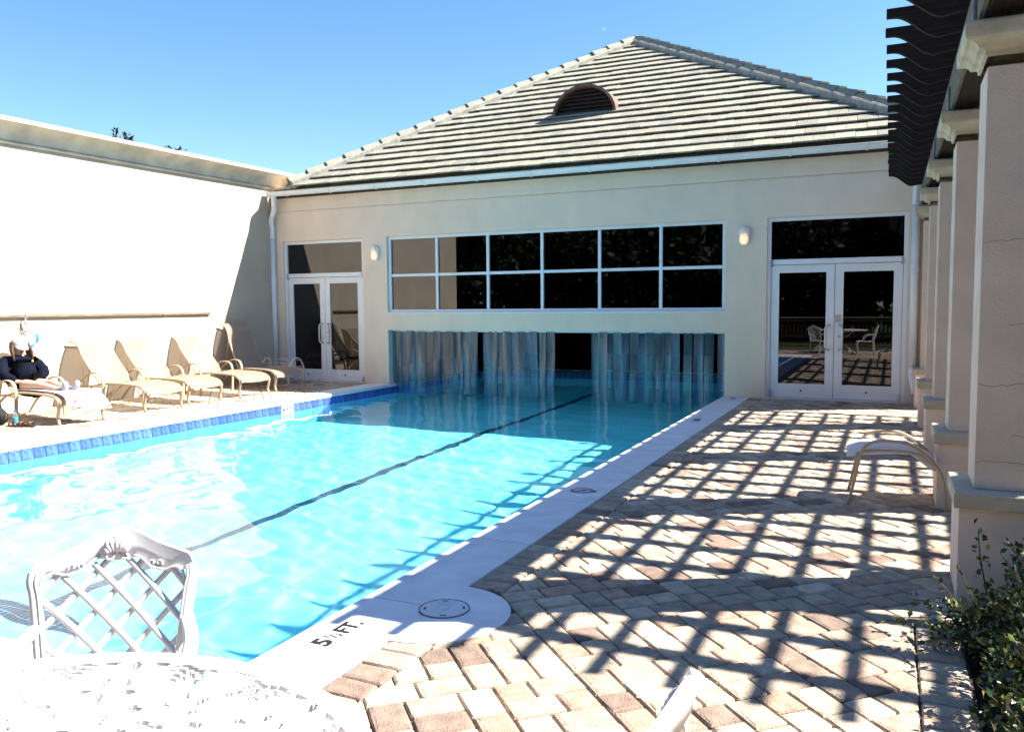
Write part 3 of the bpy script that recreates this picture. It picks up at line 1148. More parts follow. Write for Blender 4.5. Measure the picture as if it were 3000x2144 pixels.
# two bulkhead wall lamps
def wall_lamp(x, z, label):
    t = thing('wall_lamp', label, 'wall lamp', (x, WALL_Y, z), 0, 'oval lamps on the pool house wall')
    def stad(w, h, n=12):
        P = []
        for s, c in ((1, h / 2 - w / 2), (-1, -(h / 2 - w / 2))):
            P += [(w / 2 * math.cos(a) * s, c + w / 2 * math.sin(a) * s) for a in np.linspace(0, PI, n)]
        return P
    def dome(w, h, y0, d, sc=((1, 0), (.96, .6), (.8, .9), (.5, 1))):
        g = MB()
        base = stad(w, h)
        rows = [[(p[0] * s, y0 - d * q, p[1] * (1 - (1 - s) * w / h)) for p in base + base[:1]] for s, q in sc]
        g.grid(rows, True)
        g.add([rows[-1][i] for i in range(len(base))], [tuple(range(len(base)))])
        return g
    g = MB().prism(stad(.175, .315), 1, -.035, 0)
    build('lamp_base', g, PVC, t)
    g = MB()
    A, B = stad(.172, .312), stad(.128, .268)
    n = len(A)
    rows = [[(p[0], -.035, p[1]) for p in A + A[:1]], [(p[0] * .98, -.058, p[1] * .99) for p in A + A[:1]], [(p[0], -.062, p[1]) for p in B + B[:1]], [(p[0], -.034, p[1]) for p in B + B[:1]]]
    g.grid(rows, False)
    build('lamp_rim', g, PVC, t)
    build('lamp_lens', dome(.130, .270, -.045, .045), LENS, t)
    for sx, sz in ((0, .148), (0, -.148), (.079, 0), (-.079, 0)):
        build('screw', MB().ball((sx, -.060, sz), (.007, .005, .007), 6, 4), BLACK, t)
    return t
wall_lamp(-2.204, 2.646, 'oval white lit lamp on the wall beside the right glass doors')
wall_lamp(-9.407, 2.617, 'oval white lit lamp on the wall beside the left glass doors')

# clear plastic strip curtain in the swim-through opening
cur = thing('strip_curtain', 'clear plastic strip curtain hanging in the swim-through opening below the long window', 'curtain', (-5.8, 14.1, 0))
cx = [(-9.14, -8.93), (-8.98, -8.78), (-8.82, -8.62), (-8.66, -8.50), (-8.53, -8.38), (-8.41, -8.22), (-8.20, -8.03), (-8.05, -7.91), (-7.92, -7.75), (-7.77, -7.62), (-7.63, -7.53), (-7.55, -7.36), (-7.36, -7.21),
      (-7.10, -6.95), (-6.97, -6.80), (-6.83, -6.66), (-6.68, -6.51), (-6.53, -6.37), (-6.39, -6.21), (-6.24, -6.10), (-6.12, -5.965),
      (-5.80, -5.64), (-5.62, -5.45) if False else (-5.61, -5.445),
      (-4.91, -4.745), (-4.77, -4.60), (-4.63, -4.47), (-4.49, -4.33), (-4.35, -4.21), (-4.19, -4.02), (-4.04, -3.87), (-3.90, -3.73), (-3.75, -3.59), (-3.61, -3.44), (-3.46, -3.30), (-3.23, -3.08), (-3.06, -2.89), (-2.87, -2.71), (-2.66, -2.53)]
cx = [(a, b) if not -5.81 < a < -5.6 else {-5.80: (-5.945, -5.80), -5.61: (-5.775, -5.615)}[a] for a, b in cx]
build('curtain_rail', MB().box(-9.14, -2.52, 14.085, 14.115, 1.045, 1.078), ALU, cur, True)
for k, (a, b) in enumerate(cx):
    yo = 14.07 + (k % 2) * .028 + rr.uniform(-.006, .006)
    ph, am, bow = rr.uniform(0, 6), rr.uniform(.002, .012), rr.uniform(-.025, .035)
    tw2 = rr.uniform(-.05, .05)
    bot = WATER_Z - rr.choice([-.015, .02, .03, .05, .06])
    rows = []
    for j in range(13):
        s = j / 12
        z = 1.062 + (bot - 1.062) * s
        row = []
        for i in range(7):
            u = i / 6
            x = a + (b - a) * u + .012 * math.sin(ph + 3 * s) * s
            y = yo + bow * (1 - (2 * u - 1) ** 2) * (.35 + .65 * s) + am * math.sin(6 * s + ph) + tw2 * (u - .5) * s
            row.append((x, y, z))
        rows.append(row)
    build('strip', MB().grid(rows), STRIPS[rr.choices((0, 1, 2), (42, 36, 22))[0]], cur, True)

# ------------------------------------------------------------------ the long wall on the left, with its cove
LA = math.atan(.03)
WO = Vector((-12.2, 13.93, 0))
lw = thing('boundary_wall', 'tall sunlit cream wall with a coved top along the left side of the pool deck', 'wall', (-11.98, 13.93, 0), -LA)
# local: x out of the wall towards the pool, y along it (negative towards the camera)
Y0, Y1 = -8.36, 8.5
build('wall_body', MB().box(-.35, 0, Y0, Y1, -.06, 4.08), STUCCO_L, lw)
prof = [(-.35, 4.14), (0, 4.14)]
cov = [(.03 + .25 * (1 - math.cos(w)), 4.09 + .225 * math.sin(w)) for w in np.linspace(0, PI / 2, 12)]
g = MB()
pp = [(-.35, 4.0805), (.0, 4.0805), (.03, 4.09)] + cov[1:] + [(-.35, 4.315)]
nn = len(pp)
g.add([(x, y, z) for y in (Y0 - .02, Y1) for x, z in pp], [(i, nn + i, nn + (i + 1) % nn, (i + 1) % nn) for i in range(nn)] + [tuple(range(nn)), tuple(range(2 * nn - 1, nn - 1, -1))])
build('cove', g, COVE, lw)
build('coping_lip', MB().bbox(-.37, .295, Y0 - .03, Y1, 4.3155, 4.388, .008), STUCCO_L, lw)
build('trim_bead', MB().bbox(.001, .048, Y0 - .01, Y1, 4.035, 4.0795, .012), COVE, lw)

rail = thing('wall_rail', 'long thin wooden rail fixed to the cream wall above the loungers', 'rail', (-11.98, 13.93, 0), -LA)
build('rail_board', MB().bbox(.004, .05, -8.2, -1.86, 1.425, 1.47, .006), RAILW, rail)
for y in (-5.56, -2.98, -7.6):
    build('hook', MB().tube(bez([(.05, y, 1.46), (.085, y, 1.455), (.09, y, 1.41), (.07, y, 1.39)], 4), .007, 6), STEEL, rail)

# bundle of pool flags hanging from the rail
pen = thing('pennant_bundle', 'bundle of blue and white pool flags hanging by grey cords from the wall rail', 'pennants', (-12.14, 8.37, 1.44), -LA)
for k, (y1, z1) in enumerate(((-.08, -.30), (-.03, -.42), (.07, -.36), (.11, -.32), (.13, -.55), (.02, -.62))):
    g = MB().tube(bez([(.07, -.02, .0), (.06, -.02 + y1 * .2, z1 * .3), (.06, y1 * .8, z1 * .7), (.05, y1, z1)], 5), .006, 5)
    build('cord', g, ROPE, pen)
for k, (y, z, w, h, mm, tw3) in enumerate(((.13, -.34, .07, .14, BLUEF, .5), (.06, -.47, .08, .08, BLUEF, -.3), (.0, -.42, .16, .22, WHITEF, .4), (.09, -.62, .05, .34, WHITEF, .2), (-.08, -.40, .14, .24, WHITEF, -.4), (.10, -.78, .05, .06, BLUEF, .2))):
    rows = [[(.07 + .03 * math.sin(3 * s + k) + tw3 * .04 * u, y + (u - .5) * w * (1 - s * .85), z + h * .5 - h * s) for u in (0, .5, 1)] for s in (0, .33, .66, 1)]
    build('flag', MB().grid(rows), mm, pen)
g = MB()
ringp = [(.08, .13 + .10 * math.cos(a), -.66 + .13 * math.sin(a)) for a in np.linspace(0, 2 * PI, 25)]
g.tube(ringp, .018, 8, cap=False)
build('float_ring', g, WHITEF, pen)

# ------------------------------------------------------------------ pillars and pergola
PXC, PYC, PSP = .605, 5.02, 2.19
pilx, pily = PXC, [5.02, 7.14, 9.38, 11.54, 13.62]
plab = ['nearest tan stucco pillar, on a square pedestal with the leafy shrub at its foot', 'tan stucco pillar behind the low sling stool, next after the nearest one', 'tan stucco pillar in the middle of the pergola row', 'tan stucco pillar fourth along the pergola row, one short of the pool house', 'tan stucco pillar standing against the pool house by the white downpipe']


def square_prof(mb, prof, n_b=0):
    """stack of squares: prof of (half width, z)"""
    rows = [[(-h, -h, z), (h, -h, z), (h, h, z), (-h, h, z), (-h, -h, z)] for h, z in prof]
    mb.grid(rows, False)
    m = len(prof)
    return mb


def pillar(x, y, label):
    t = thing('pillar', label, 'pillar', (x, y, 0), 0, 'stucco pillars carrying the pergola')
    build('pedestal', square_prof(MB(), [(.255, -.02), (.26, .0), (.26, .49), (.25, .50)]), STUCCO_P, t)
    g = square_prof(MB(), [(.262, .488), (.282, .492), (.286, .50), (.286, .566), (.280, .575), (.18, .579)])
    build('pedestal_cap', g, CAST, t)
    g = square_prof(MB(), [(.186, .5785), (.19, .585), (.19, 2.72), (.185, 2.725)])
    build('shaft', g, STUCCO_P, t)
    rows = [(.192, 2.772), (.204, 2.776), (.206, 2.795), (.214, 2.802), (.236, 2.806), (.244, 2.822), (.258, 2.834), (.268, 2.838), (.272, 2.840), (.292, 2.843), (.300, 2.850), (.302, 2.862), (.302, 2.915), (.297, 2.926), (.286, 2.932), (.10, 2.934)]
    build('capital', square_prof(MB(), rows), CAST, t)
    return t


crk = mat('crack_line', (.36, .30, .24), .9, .2, 20)
ps = []
for x, y, lab in zip([pilx] * 5, pily, plab):
    ps.append(pillar(x, y, lab))
for z, a, b in ((2.27, -.02, .19), (1.86, -.185, .19), (1.43, -.06, .19), (1.13, -.187, .19), (.86, -.03, .19), (.72, -.187, .19)):
    w = rr.uniform(.008, .014)
    pts = [(a + (b - a) * k / 14, -.1905, z + w * .7 * math.sin(k * .35 + z * 9) + rr.uniform(-.005, .005)) for k in range(15)]
    build('hairline_crack', MB().tube(pts, .0015, 4, False), crk, ps[0])
# second row, on the far side of the pergola
for k in range(5):
    pillar(3.35, PYC + PSP * k, 'tan stucco pillar in the far row of the pergola, behind the planting')

perg = thing('pergola', 'dark stained timber pergola with scroll-cut rafter ends above the pillars', 'pergola', (.6, 9, 2.93))
RZ0, RZ1, RSP, RY0 = 3.26, 3.47, .417, 4.85
NRAF = 22
def rafter_mb():
    top, xt = RZ1, -.075
    H = RZ1 - RZ0
    low = [(xt, top - .056)]
    for s in np.linspace(0, 1, 14):
        low.append((xt + .045 + .27 * s, top - .058 - (H - .058) * (s * s * (3 - 2 * s)) * 1.04))
    low += [(xt + .37, RZ0 + .004), (xt + .43, RZ0 + .012), (xt + .48, RZ0)]
    prof = [(xt, top)] + low + [(4.0, RZ0), (4.0, top)]
    return MB().prism(prof, 1, -.022, .022)
r0 = build('rafter', rafter_mb(), WOOD, perg)
for v in r0.data.vertices:
    v.co -= Vector((.6, 0, 2.93))
for k in range(NRAF):
    o = r0
    if k:
        o = r0.copy()
        COL.objects.link(o)
    o.location = (rr.uniform(-.006, .006), RY0 + RSP * k - 9, 0)
    o.rotation_euler = (0, 0, rr.uniform(-.002, .002))
p0 = None
for k in range(12):
    g = MB().box(-.025, .025, RY0 - .26, RY0 + RSP * (NRAF - 1) + .06, RZ1 + .001, RZ1 + .041)
    if p0 is None:
        o = p0 = build('purlin', g, WOOD_Y, perg)
        for v in o.data.vertices:
            v.co -= Vector((0, 9, 2.93))
    else:
        o = p0.copy()
        COL.objects.link(o)
    o.location = (.25 + .335 * k - .6, 0, 0)
for bx in (.37, 3.20):
    build('beam', MB().bbox(bx + .03, bx + .315, RY0 - .22, 13.7, 2.985, RZ0 - .001, .008), WOOD_Y, perg, True)
    build('beam_facing', MB().bbox(bx, bx + .028, RY0 - .22, 13.7, 2.985, RZ0 - .012, .004), WOOD_T, perg, True)
for y in pily[:4]:
    build('post_bracket', MB().bbox(pilx - .08, pilx + .10, y - .06, y + .06, 2.931, 2.986, .004), GALV, perg, True)
    build('post_bracket', MB().box(.352, .366, y - .05, y + .05, 2.931, 3.16), GALV, perg, True)
    build('down_light', MB().tube([(.62, y - .235, 2.985), (.62, y - .235, 2.86)], [.05, .05], 14), BLACK, perg, True)

# ------------------------------------------------------------------ sun loungers
def lounger(label, ang=48.0):
    t = thing('sun_lounger', label, 'sun lounger', (0, 0, 0), 0, 'sling loungers along the cream wall')
    hw = .30
    KX = 1.19
    seat = bez([(-.99, .375), (-.8, .388), (-.5, .39), (-.22, .385), (-.06, .355), (.02, .31), (.05, .255)][0:7] and [Vector((x * KX, 0, z)) for x, z in [(-1.0, .365), (-.8, .388), (-.5, .392), (-.22, .385), (-.06, .358), (.025, .31), (.05, .25)]], 5)
    a = math.radians(ang)
    d, n = Vector((-math.cos(a), 0, math.sin(a))), Vector((math.sin(a), 0, math.cos(a)))
    back = bez([Vector((-.99 * KX, 0, .372)) + d * u * 1.065 + n * v for u, v in [(0, 0), (.3, -.012), (.58, -.005), (.70, .028), (.79, .032), (.88, .0), (.935, -.045)]], 5)
    for s in (-1, 1):
        y = Vector((0, s * hw, 0))
        build('seat_rail', MB().tube([p + y for p in seat], .016, 8, flat=(1.25, .8)), FRAME, t)
        build('back_rail', MB().tube([p + y * .93 for p in back], .015, 8), FRAME, t)
        arm = bez([Vector((x * KX, s * (hw + .045), z * .97)) for x, z in [(-1.44, .31), (-1.32, .43), (-1.13, .545), (-.98, .568), (-.88, .535), (-.835, .44), (-.83, .30), (-.84, .13), (-.85, .0)]], 5)
        build('armrest', MB().tube(arm, .021, 8, flat=(1.25, .6), upv=(0, 1, 0)), FRAME, t)
        build('front_leg', MB().tube(bez([(-.07, s * (hw + .012), .352), (.005, s * (hw + .014), .31), (.02, s * (hw + .016), .22), (-.015, s * (hw + .016), .10), (.015, s * (hw + .016), .0)], 5), .019, 8, flat=(1.2, .8)), FRAME, t)
        build('rear_leg', MB().tube(bez([(-1.38, s * (hw - .03), .33), (-1.62, s * (hw - .03), .19), (-1.82, s * (hw - .03), .0)], 4), .018, 8), FRAME, t)
        build('under_rail', MB().tube([(-.95, s * (hw + .03), .33), (-1.43, s * (hw - .01), .325), (-1.72, s * (hw + .03), .305)], .014, 6), FRAME, t)
        build('recliner_strut', MB().tube([(-1.66, s * (hw - .05), .30), tuple(back[12] + y * .9)], .008, 6), FRAME, t)
    for x, z in ((-1.19, .355), (-.12, .345), (-1.55, .318)):
        build('cross_bar', MB().tube([(x, -hw, z), (x, hw, z)], .013, 8), FRAME, t)
    p = back[-1]
    build('top_bar', MB().tube([(p.x, -hw - .02, p.z), (p.x, hw + .02, p.z)], .014, 8), FRAME, t)
    def sheet(path, w, sag):
        return MB().grid([[(q.x, w * (2 * k / 8 - 1), q.z - sag * (1 - (2 * k / 8 - 1) ** 2) + .012) for k in range(9)] for q in path])
    build('seat_sling', sheet(seat, hw - .008, .018), SLING, t)
    g = MB().grid([[tuple(q + n * (.012 - .02 * (1 - (2 * k / 8 - 1) ** 2)) + Vector((0, (hw * .93 - .006) * (2 * k / 8 - 1), 0))) for k in range(9)] for q in back])
    build('back_sling', g, SLING, t)
    return t


lab = ['tan sling lounger with the person reclining on it, half out of the picture',
       'tan sling lounger next to the one with the person lying on it',
       'empty tan sling lounger in the middle of the row of five',
       'tan sling lounger second from the left glass doors',
       'tan sling lounger nearest the left glass doors, backrest raised steepest and half in shade']
spots = [(-10.06, 7.69, -.12, 43), (-10.10, 9.13, -.12, 43), (-10.20, 10.07, -.11, 43), (-10.17, 11.19, -.13, 43), (-10.24, 12.21, -.22, 62)]
loungers = []
base = lounger(lab[0], 43)
for i, (x, y, rz, ang) in enumerate(spots):
    if i == 0:
        o = base
    elif i == 4:
        o = lounger(lab[4], ang)
    else:
        o = copy_tree(base)
        o['label'] = lab[i]
    o.location = (x, y, 0)
    o.rotation_euler = (0, 0, rz)
    loungers.append(o)

# low strap stool in the shade by the left doors
st = thing('strap_stool', 'low white strap footstool with hooped sides in the shade before the left glass doors', 'stool', (-11.34, 13.32, 0), .12)
for s in (-1, 1):
    hp = bez([(s * .33, -.30, .0), (s * .335, -.29, .20), (s * .335, -.20, .42), (s * .335, -.02, .515), (s * .335, .16, .46), (s * .335, .27, .26), (s * .33, .30, .0)], 6)
    build('side_hoop', MB().tube(hp, .022, 8, flat=(1.0, .7), upv=(1, 0, 0)), STRAP, st)
    build('side_rail', MB().tube([(s * .325, -.27, .31), (s * .325, .27, .31)], .014, 8), STRAP, st)
for k in range(6):
    y = -.25 + k * .1
    build('strap', MB().bbox(-.32, .32, y - .024, y + .024, .318 - .012 * math.sin(k * 1.1), .330, .004), STRAP, st)
for k, (y, z) in enumerate(((-.20, .42), (-.04, .495), (.13, .46))):
    build('strap', MB().bbox(-.33, .33, y - .022, y + .022, z, z + .008, .003), STRAP, st)

# sling footstool under the pergola
st = thing('sling_footstool', 'low footstool with two bent tan hoops and a white sling, beside the second pillar', 'stool', (.035, 7.04, 0), .04)
for s in (-1, 1):
    y = s * .262
    hp = bez([(-.31, y, 0), (-.27, y, .19), (-.24, y, .35), (-.215, y, .43), (-.17, y, .478), (-.10, y, .50), (-.02, y, .505), (.07, y, .495), (.15, y, .46), (.23, y, .40), (.30, y, .315), (.335, y, .23), (.355, y, .10), (.36, y, 0)], 4)
    build('hoop_leg', MB().tube(hp, .0125, 8), FRAME, st)
    build('side_rail', MB().tube(bez([(-.275, y * .93, .375), (-.19, y * .93, .415), (.06, y * .93, .425), (.20, y * .93, .40), (.285, y * .93, .34)], 5), .012, 8), FRAME, st)
    build('hoop_brace', MB().tube([(-.25, y * .96, .39), (-.253, y, .29)], .010, 6), FRAME, st)
for x, z in ((-.275, .372), (.275, .345)):
    build('cross_bar', MB().tube([(x, -.25, z), (x, .25, z)], .011, 8), FRAME, st)
rows = []
for i in range(25):
    s = i / 24
    x = -.33 + .62 * s
    z0 = .425 + .03 * math.sin(PI * s) - .07 * max(0, s - .72) / .28 - (.02 * max(0, .14 - s) / .14)
    row = []
    for k in range(15):
        u = 2 * k / 14 - 1
        e = max(0, abs(u) - .8) / .2
        z = z0 - .05 * e * e + .014 * math.sin(9 * s + 4 * u) * (.3 + e) * (1 if s < .2 or s > .7 else .3)
        row.append((x, .262 * u, z))
    rows.append(row)
build('seat_sling', MB().grid(rows), SLING_W, st)

# ------------------------------------------------------------------ cast garden table and chairs
TCX, TCY, TR_, TZT = -1.336, .712, .724, .72
table = thing('garden_table', 'round white cast table with a pierced scrollwork top in the near left corner', 'table', (TCX, TCY, 0))
def pierced(r, th):
    """openings of the scrollwork: fans of curved slots, small diamonds and arcs, repeated round the top"""
    seg = 2 * PI / 8
    a = (th % seg) / seg * 2 - 1
    u, v = a * r * seg / 2, r
    def slot(cx, cy, rad, w, a0, a1):
        d = math.hypot(u - cx, v - cy)
        t = math.atan2(v - cy, u - cx)
        if not a0 < t < a1:
            return False
        taper = math.sin(PI * (t - a0) / (a1 - a0))
        return abs(d - rad) < w * taper
    au = abs(u)
    for k in range(4):
        if math.hypot(0, 0) == 0:
            d = math.hypot(au - .115, v - .585)
            t = math.atan2(v - .585, au - .115)
            rad = .022 + .022 * k
            if .3 < t < 2.0 and abs(d - rad) < .0095 * math.sin(PI * (t - .3) / 1.7):
                return True
    for cx, cy, w, h in ((0, .655, .010, .018), (.05, .535, .012, .008), (.0, .49, .007, .02), (.10, .47, .014, .008), (.16, .50, .007, .013), (.055, .41, .007, .018), (0, .36, .016, .007), (.12, .385, .010, .008), (.18, .60, .007, .016), (.045, .30, .006, .016), (.09, .32, .008, .008), (0, .24, .009, .009), (.05, .215, .012, .006), (.2, .665, .020, .005), (.06, .675, .016, .004), (.02, .16, .006, .014), (.025, .57, .006, .016), (.15, .43, .012, .005), (.19, .545, .006, .010)):
        x, y = (au - cx) / (w * 1.7), (v - cy) / (h * 1.7)
        q = .35 * math.sin(cx * 60 + cy * 31)
        x, y = x + q * y, y - q * x
        if abs(x) ** 1.4 + abs(y) ** 1.4 < 1:
            return True
    return False
NR, NT = 92, 640
rs = np.linspace(.0, .690, NR)
top, cells = [], []
for i in range(NR - 1):
    rm = (rs[i] + rs[i + 1]) / 2
    for j in range(NT):
        cells.append(not pierced(rm, 2 * PI * (j + .5) / NT))
def relief(r, th):
    return .0022 * math.sin(r * 70) * math.cos(8 * th) + .0016 * math.sin(24 * th + r * 40) * math.sin(r * 33)
def tvert(i, j, dz):
    th = 2 * PI * j / NT
    return (rs[i] * math.cos(th), rs[i] * math.sin(th), TZT - .004 + dz + relief(rs[i], th) * (1 if dz == 0 else 0))
vs = [tvert(i, j, 0) for i in range(NR) for j in range(NT)]
nb = len(vs)
fs = []
need = set()
cell = lambda i, j: cells[i * NT + j % NT] if 0 <= i < NR - 1 else True
for i in range(NR - 1):
    for j in range(NT):
        if not cell(i, j):
            continue
        a, b, c, d = i * NT + j, (i + 1) * NT + j, (i + 1) * NT + (j + 1) % NT, i * NT + (j + 1) % NT
        fs.append((a, b, c, d))
        for (p, q), ok in (((d, a), cell(i - 1, j)), ((b, c), cell(i + 1, j)), ((a, b), cell(i, j - 1)), ((c, d), cell(i, j + 1))):
            if not ok:
                fs.append((q, p, p + nb, q + nb))
vs += [(x, y, TZT - .016) for x, y, z in vs]
g = MB()
g.v, g.f, g.sm, g.mi = vs, fs, [False] * len(fs), [0] * len(fs)
build('table_top', g, IRON, table)
g = MB().lathe([(.685, -.018), (.700, -.026), (.716, -.020), (.724, -.008), (.722, .002), (.712, .007), (.700, .004), (.690, -.003), (.684, -.004)], (0, 0, TZT), 128)
build('table_rim', g, IRON, table)
build('pedestal', MB().lathe([(.001, .02), (.05, .02), (.06, .12), (.035, .2), (.03, .4), (.05, .5), (.035, .58), (.12, .69), (.16, .703)], (0, 0, 0), 20), IRON, table)
for k in range(4):
    w = k * PI / 2 + .5
    dv = lambda r, z: (r * math.cos(w), r * math.sin(w), z)
    build('foot', MB().tube(bez([dv(.03, .22), dv(.14, .24), dv(.24, .13), (dv(.33, .03)), dv(.40, .04)], 5), [.022] * 20 + [.018], 8), IRON, table)
    build('bracket', MB().tube(bez([dv(.03, .5), dv(.16, .52), dv(.28, .62), dv(.42, .702)], 5), .014, 8), IRON, table)


def chair(label, loc, rz):
    t = thing('garden_chair', label, 'chair', loc, rz, 'white cast garden chairs round the table')
    t.scale = (.95, .95, .95)
    # backrest plane: y leans back with height
    def B(x, z, dy=0.0):
        return Vector((x, -.235 - .135 * max(0, z - .42) / .5 - .05 * (1 - (x / .25) ** 2) + .03 + dy, z))
    def post(s):
        return [B(s * x, z) for x, z in [(.195, .40), (.200, .5), (.212, .62), (.226, .74), (.236, .79), (.232, .818)]]
    crest_o = [(-.236, .828), (-.225, .850), (-.19, .862), (-.12, .885), (-.06, .915), (0, .932), (.06, .915), (.12, .885), (.19, .862), (.225, .850), (.236, .828)]
    crest_i = [(-.208, .80), (-.195, .806), (-.155, .800), (-.115, .812), (-.06, .838), (0, .832), (.06, .838), (.115, .812), (.155, .800), (.195, .806), (.208, .80)]
    co = [tuple(p) for p in bez([(x, 0, z) for x, z in crest_o], 4)]
    ci = [tuple(p) for p in bez([(x, 0, z) for x, z in crest_i], 4)]
    rows = []
    for dy_o, dy_i, q in ((.012, .006, 0), (.012, .008, .5), (.010, .008, 1), (-.010, -.010, 1), (-.012, -.008, .5), (-.010, -.010, 0), (.012, .006, 0)):
        rows.append([B(a[0] + (b[0] - a[0]) * q, a[2] + (b[2] - a[2]) * q, (dy_o + (dy_i - dy_o) * q) * (.75 if q == .5 else 1)) for a, b in zip(co, ci)])
    build('crest_rail', MB().grid(rows, True), IRON, t)
    for s in (-1, 1):
        build('back_post', MB().tube(bez(post(s), 4), [.019] * 21, 10, flat=(1, .85)), IRON, t)
        ob = build('post_bead', MB().tube([p + Vector((-s * .013, .012, 0)) for p in bez(post(s), 4)], .006, 6), IRON, t)
    def inner_x(z):
        return .196 + .030 * max(0, z - .42) / .38
    def top_z(x):
        return float(np.interp(abs(x), [0, .06, .115, .155, .195], [.836, .840, .816, .804, .808]))
    def bar(x0, z0, sl):
        pts = []
        for k in range(400):
            x = -.26 + k * .0013
            z = z0 + sl * (x - x0)
            if .42 < z < top_z(x) and abs(x) < inner_x(z) - .004:
                pts.append((x, z))
        if len(pts) < 12:
            return
        pts = pts[::max(1, len(pts) // 10)]
        build('lattice_bar', MB().tube([B(x, z, .003 if sl > 0 else -.003) for x, z in pts], .0105, 8, flat=(.85, 1.0), upv=(0, 1, 0)), IRON, t)
    for k in range(-4, 5):
        bar(.0, .60 + k * .118 + .03, 1.06)
        bar(.0, .60 + k * .118 + .03, -1.06)
    build('lower_back_rail', MB().tube([B(x, .425) for x in np.linspace(-.195, .195, 9)], .014, 8), IRON, t)
    # cast ornament on the crest: shell of five leaves over two scrolls, and small scrolls at the sides
    g = MB()
    for k in range(-3, 4):
        w = k * .38
        L = .060 - .006 * abs(k)
        pts = [B(math.sin(w) * L * q + .008 * k * (1 - q), .858 + math.cos(w) * L * q, .016 + .010 * math.sin(PI * q)) for q in np.linspace(0, 1, 6)]
        g.tube(pts, [.003, .006, .0075, .007, .005, .0015], 6)
    build('shell_ornament', g, IRON, t)
    for s in (-1, 1):
        sp = [B(s * (.026 + (.019 - .0035 * a) * math.cos(a * 1.0 + 2.6)), .848 + (.017 - .003 * a) * math.sin(a + 2.6), .016) for a in np.linspace(0, 5, 22)]
        build('scroll', MB().tube(sp, .0042, 6), IRON, t)
        for cx, sg in ((.128, 1), (.108, -1)):
            sp = [B(s * (cx + sg * (.013 - .0024 * a) * math.cos(a - .5)), .822 + (.013 - .0024 * a) * math.sin(a - .5), .014) for a in np.linspace(0, 4.8, 18)]
            build('scroll', MB().tube(sp, .0036, 6), IRON, t)
        tr = [B(s * x, z, .013) for x, z in [(.050, .846), (.075, .836), (.100, .812), (.118, .806)]]
        build('leaf_trail', MB().tube(bez(tr, 4), .0048, 6), IRON, t)
        tr = [B(s * x, z, .013) for x, z in [(.122, .806), (.15, .802), (.178, .812), (.204, .800), (.212, .77)]]
        build('leaf_trail', MB().tube(bez(tr, 4), .0048, 6), IRON, t)
        # arm: leaves the post low, sweeps out and forward to a scroll on the front leg
        arm = bez([B(s * .216, .665), Vector((s * .236, -.235, .640)), Vector((s * .258, -.15, .634)), Vector((s * .266, -.06, .615)), Vector((s * .262, .0, .57)), Vector((s * .248, .035, .50)), Vector((s * .228, .06, .425))], 5)
        build('armrest', MB().tube(arm, [.018] * (len(arm) - 6) + [.017, .016, .015, .014, .014, .014], 10, flat=(1.25, .75), upv=(1, 0, 0)), IRON, t)
        build('front_leg', MB().tube(bez([(s * .205, .205, .415), (s * .225, .235, .34), (s * .205, .215, .18), (s * .215, .225, .05), (s * .225, .25, .0)], 5), [.021, .021, .02, .019, .018] * 4 + [.018], 8), IRON, t)
        build('rear_leg', MB().tube(bez([(s * .185, -.235, .415), (s * .195, -.255, .28), (s * .19, -.26, .13), (s * .205, -.31, .0)], 5), .018, 8), IRON, t)
    # seat: rim and crossed bars
    rim = [(.215 * math.copysign(abs(math.cos(a)) ** .55, math.cos(a)), .0 + .235 * math.copysign(abs(math.sin(a)) ** .55, math.sin(a)), .42) for a in np.linspace(0, 2 * PI, 49)]
    build('seat_rim', MB().tube(rim, .015, 8, flat=(1.2, .9), cap=False), IRON, t)
    for sl in (1, -1):
        for c in np.arange(-.36, .37, .06):
            P = [(x, sl * x + c) for x in np.linspace(-.21, .21, 40) if abs(sl * x + c) < .228]
            if len(P) > 4:
                build('seat_bar', MB().tube([(P[0][0], P[0][1], .42 + .002 * sl), (P[-1][0], P[-1][1], .42 + .002 * sl)], .007, 6), IRON, t)
    return t


chair('white cast lattice-back chair on the pool side of the round table', (-1.92, 1.435, 0), -2.54)
chair('white cast chair at the right of the table, cut off by the bottom edge', (-.679, 1.445, 0), PI / 2 - .10)

# ------------------------------------------------------------------ the person on the first lounger
man = thing('person', 'person in a pale cap and navy sweatshirt reclining on the lounger, bare legs stretched out', 'person', (-11.10, 7.80, -.055), -.12)
man.scale = (1.10, 1.10, 1.10)


def skinned(name, verts, edges, radii, m, parent, sub=2, rooti=0):
    me = bpy.data.meshes.new(name)
    me.from_pydata([tuple(v) for v in verts], edges, [])
    o = bpy.data.objects.new(name, me)
    COL.objects.link(o)
    o.parent = parent
    sk = o.modifiers.new('skin', 'SKIN')
    sk.use_smooth_shade = True
    if not me.skin_vertices:
        me.skin_vertices.new()
    for i, r in enumerate(radii):
        r = r if isinstance(r, tuple) else (r, r)
        me.skin_vertices[0].data[i].radius = r
        me.skin_vertices[0].data[i].use_root = (i == rooti)
    ss = o.modifiers.new('sub', 'SUBSURF')
    ss.levels = ss.render_levels = sub
    me.materials.append(m)
    return o


class Skel:
    def __init__(s):
        s.v, s.e, s.r = [], [], []

    def chain(s, pts, start=None):
        """pts: (x, y, z, radius); returns the index of the last vertex"""
        last = start
        for p in pts:
            s.v.append(p[:3])
            s.r.append(p[3])
            i = len(s.v) - 1
            if last is not None:
                s.e.append((last, i))
            last = i
        return last


